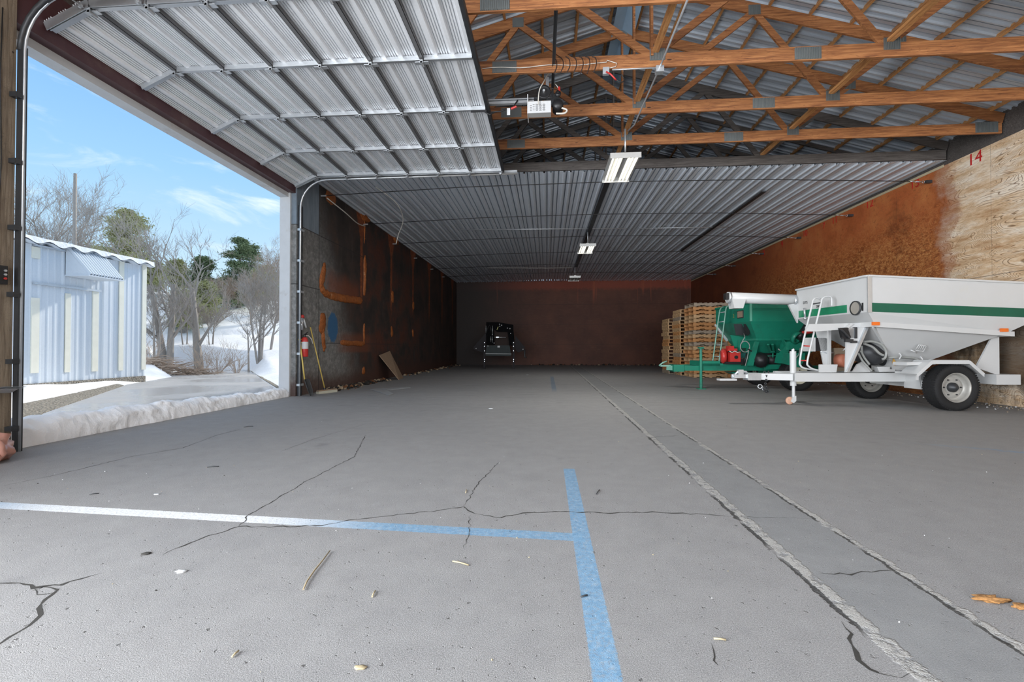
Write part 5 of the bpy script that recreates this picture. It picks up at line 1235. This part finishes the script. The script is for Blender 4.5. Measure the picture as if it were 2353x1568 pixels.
# hood
ya, yb = sy(146), sy(228); za_, zb__ = sz(575, 180), sz(664, 180)
n_ = 12; mb = MB(); A = []; B = []
for i in range(n_*4+1):
    u = i/(n_*4); h = .045 if (i % 4) in (1, 2) else 0
    A.append((SX+.06+h, ya+(yb-ya)*u, za_+h)); B.append((SX+.75+h, ya+(yb-ya)*u+.05, zb__+.35+h))
mb.quadstrip(A, B); mb.quadstrip([(q[0]-.02, q[1], q[2]-.02) for q in B], [(q[0]-.02, q[1], q[2]-.02) for q in A])
mb.prism([(SX+.05, ya, za_), (SX+.75, ya+.05, zb__+.35), (SX+.05, ya, zb__+.35)], (0, .01, 0)).prism([(SX+.05, yb, za_), (SX+.75, yb+.05, zb__+.35), (SX+.05, yb, zb__+.35)], (0, .01, 0))
mb.bb((SX+.03, ya, zb__+.32), (SX+.78, yb+.05, zb__+.35))
sp_(mb, 'window_hood', mShed)
sp_(MB().bb((SX+.03, sy(72), sz(570, 100)), (SX+.08, sy(146), sz(566, 100))), 'door_rail', mGalv); sp_(MB().bb((SX+.03, sy(72), sz(656, 100)), (SX+.08, sy(228), sz(651, 100))), 'door_rail', mGalv)
sp_(MB().bb((SX-.02, 3, -.12), (SX+.05, SY1, .10)), 'foundation', mGravel)

# utility pole
pp = ray(168, 700); 
def outp(px, d):
    r_ = ray(px, 798); h = Vector((r_.x, r_.y, 0)).normalized(); p = h*d; return Vector((p.x, p.y, terr(p.x, p.y)))
b_ = outp(168, 30); dd = b_.copy(); dd.z = 0; depth = dd.dot(_fh); ztop = 1.1+(798-397)*depth/FPX
tag(MB().tube([(0, 0, -.2), (0, 0, ztop-b_.z)], .085, 8, r1=.065).build('utility_pole', mBark), 'tall bare wooden pole rising behind the shed roof', 'pole').location = b_

# trees
def branch(m, p, d, L, r, lev, rnd, maxlev, spread=.55, up=.15, kids=(3, 5)):
    n = 3 if lev < maxlev else 2; pts = [p]; q = p.copy(); dd = d.copy()
    for i in range(n):
        jg = .04 if lev == 0 else .12; dd = (dd+Vector((rnd.gauss(0, jg), rnd.gauss(0, jg), rnd.gauss(0, .06)+up*.3))).normalized(); q = q+dd*(L/n); pts.append(q.copy())
    m.tube(pts, r, 6 if lev == 0 else (4 if lev < 2 else 3), cap=False, r1=r*.5)
    if lev >= maxlev: return
    for k in range(rnd.randint(*kids)):
        t = rnd.uniform(.3, 1.) if lev else rnd.uniform(.28, 1.); i = min(n-1, int(t*n)); s = pts[i].lerp(pts[i+1], t*n-i)
        az = rnd.uniform(0, 2*PI); perp = dd.orthogonal().normalized(); perp.rotate(Matrix.Rotation(az, 3, dd))
        nd = (dd*(1-spread)+perp*spread*rnd.uniform(.7, 1.2)+Vector((0, 0, up))).normalized()
        branch(m, s, nd, L*rnd.uniform(.45, .7), max(.006, r*(.62-.25*t)*.8), lev+1, rnd, maxlev, spread, up, kids)
def bare_tree(px, d, pytop, seed, lab, stems=1, kids=(4, 6), mat=None, rr=.14, maxlev=4):
    b = outp(px, d); depth = Vector((b.x, b.y, 0)).dot(_fh); H_ = 1.1+(798-pytop)*depth/FPX-b.z; rnd = random.Random(seed); m = MB()
    for s in range(stems):
        a = rnd.uniform(0, 2*PI); lean = .10 if stems > 1 else .03
        d0 = Vector((math.cos(a)*lean, math.sin(a)*lean, 1)).normalized(); L = H_*.62
        branch(m, Vector((math.cos(a)*.1*(stems > 1), math.sin(a)*.1*(stems > 1), -.1)), d0, L, rr/(stems**.4), 0, rnd, maxlev, .5, .22, kids)
    t = tag(m.build('bare_tree', mat or mBark), lab, 'tree', 'leafless trees beyond the drive'); t.location = b; return t
bare_tree(385, 29, 520, 11, 'bare twin trunked grey tree just right of the shed', 2, (4, 5), rr=.24)
bare_tree(458, 30, 540, 12, 'bare tree in the middle of the doorway view', 1, (5, 6), rr=.22)
bare_tree(597, 27, 620, 13, 'clump of slender bare trunks right of the pines', 4, (4, 6), rr=.10)
bare_tree(572, 26, 690, 14, 'thin leaning bare sapling on the snow slope', 1, (4, 5), rr=.05)
bare_tree(618, 29, 640, 15, 'thin bare tree close to the white door casing', 2, (4, 6), rr=.07)
bare_tree(355, 28, 650, 16, 'low leaning bare tree beside the shed corner', 2, (4, 6), rr=.08)
bare_tree(425, 31, 680, 17, 'thin bare sapling between the two large bare trees', 2, (4, 5), rr=.05)
bare_tree(485, 31, 700, 18, 'small bushy sapling right of the middle bare tree', 3, (4, 5), rr=.04)
bare_tree(640, 38, 590, 19, 'pale twiggy tree half hidden by the door casing', 2, (5, 7), rr=.12, mat=mTwig)
bare_tree(575, 36, 640, 20, 'reddish brown twiggy tree behind the slender clump', 3, (5, 7), rr=.10, mat=mTwig)
bare_tree(85, 34, 440, 21, 'bare treetop over the left end of the shed roof', 2, (4, 6), rr=.16)
bare_tree(140, 36, 480, 22, 'bare treetop beside the utility pole', 2, (5, 7), rr=.14)
bare_tree(222, 34, 505, 23, 'thin bare treetop right of the utility pole', 1, (4, 5), rr=.09)
bare_tree(520, 40, 640, 24, 'twiggy tree low between the pines', 3, (5, 7), rr=.09, mat=mTwig)
def pine(px, d, pytop, seed, lab, wfac=.24, mat=None, n=2600, base=.25):
    n = int(n*3.6); wfac *= 1.15
    b = outp(px, d); depth = Vector((b.x, b.y, 0)).dot(_fh); H_ = 1.1+(798-pytop)*depth/FPX-b.z; rnd = random.Random(seed)
    t = empty('pine_tree', b, 0, lab, 'tree', 'pines beyond the drive')
    m = MB().tube([(0, 0, -.1), (.1, 0, H_*.5), (0, .05, H_*.97)], .20, 7, r1=.04); clumps = []
    for i in range(46):
        u = rnd.uniform(base, .98); z = H_*u; R_ = H_*wfac*(1-(u-base)/(1.05-base))**.6*rnd.uniform(.45, 1.1); a = rnd.uniform(0, 2*PI)
        R_ *= rnd.uniform(.3, 1.15); c = Vector((R_*math.cos(a), R_*math.sin(a), z+R_*.15)); m.tube([(0, 0, z-.2), c*.6+Vector((0, 0, (z)*.4)), c], .035, 4, cap=False, r1=.01); clumps.append((c, .3+.28*R_))
    m.build('trunk', mBark, t)
    fm = MB()
    for i in range(n):
        c, r_ = rnd.choice(clumps); p = c+Vector((rnd.gauss(0, 1), rnd.gauss(0, 1), rnd.gauss(0, .45)))*r_*.62
        s = rnd.uniform(.06, .14); a = Vector((rnd.gauss(0, 1), rnd.gauss(0, 1), rnd.gauss(0, .6))).normalized(); q = a.orthogonal().normalized()*s*.3
        k = len(fm.v); fm.v += [p-a*s, p+q, p+a*s, p-q]; fm.face([k, k+1, k+2, k+3])
    fm.build('foliage', mat or mPine, t)
pine(287, 40, 482, 31, 'rounded pine rising behind the shed corner', .20, mPineY, 3600, .45)
pine(548, 42, 545, 32, 'tall dark pine right of the doorway middle', .24, mPine, 4600, .02)
pine(575, 44, 565, 33, 'pine standing just right of the tallest dark pine', .22, mPine, 4000, .05)
pine(405, 46, 600, 34, 'yellowish pine behind the twin trunked tree', .30, mPineY, 3000, .2)
pine(465, 44, 590, 35, 'dark pine behind the middle bare tree', .26, mPine, 3600, .05)
pine(345, 44, 600, 36, 'yellow green pine low behind the shed edge', .30, mPineY, 3000, .2)
pine(420, 34, 668, 39, 'small yellow green pine in front of the middle trees', .30, mPineY, 1800, .15)
pine(470, 36, 650, 40, 'small yellow green pine behind the middle bare trunk', .30, mPineY, 1800, .2)
pine(605, 40, 610, 41, 'feathery yellow green pine behind the slender clump', .26, mPineY, 2400, .3)
pine(515, 48, 640, 37, 'short yellow green pine between taller pines', .34, mPineY, 2600, .15)
pine(625, 50, 630, 38, 'short pine near the right end of the doorway view', .30, mPineY, 2600, .15)
# brush pile
rnd = random.Random(5); m = MB()
for i in range(300):
    t = rnd.random(); px = 340+150*t; p = outp(px, 24.6+rnd.uniform(-.5, .5)); L = rnd.uniform(.4, 1.4); a = rnd.gauss(0, .5)+(PI if rnd.random() < .5 else 0)
    d = Vector((math.cos(a), math.sin(a)*.6, rnd.gauss(0, .18))).normalized(); h = rnd.uniform(-.1, .5)*(1-abs(t-.4)*1.1)
    m.tube([p+Vector((0, 0, h)), p+Vector((0, 0, h+.05))+d*L*.5, p+Vector((0, 0, h))+d*L], .018, 3, cap=False, r1=.006)
tag(m.build('brush_pile', mTwig), 'long heap of cut branches lying on the snow beyond the drive', 'brush pile', kind='stuff')
for px, d, s, lab in ((503, 25.5, 51, 'low snowy twig bush right of the brush pile'), (545, 25, 52, 'low twig bush below the slender bare clump'), (470, 27, 53, 'twig bush at the foot of the middle bare tree'), (345, 27, 54, 'twig bush by the shed corner')):
    b = outp(px, d); rnd = random.Random(s); m = MB()
    for k in range(16):
        a = rnd.uniform(0, 2*PI); branch(m, Vector((0, 0, -.05)), Vector((math.cos(a)*.6, math.sin(a)*.6, 1)).normalized(), rnd.uniform(.6, 1.3), .012, 2, rnd, 4, .4, .15, (2, 3))
    tag(m.build('twig_bush', mTwig), lab, 'bush', 'leafless bushes').location = b
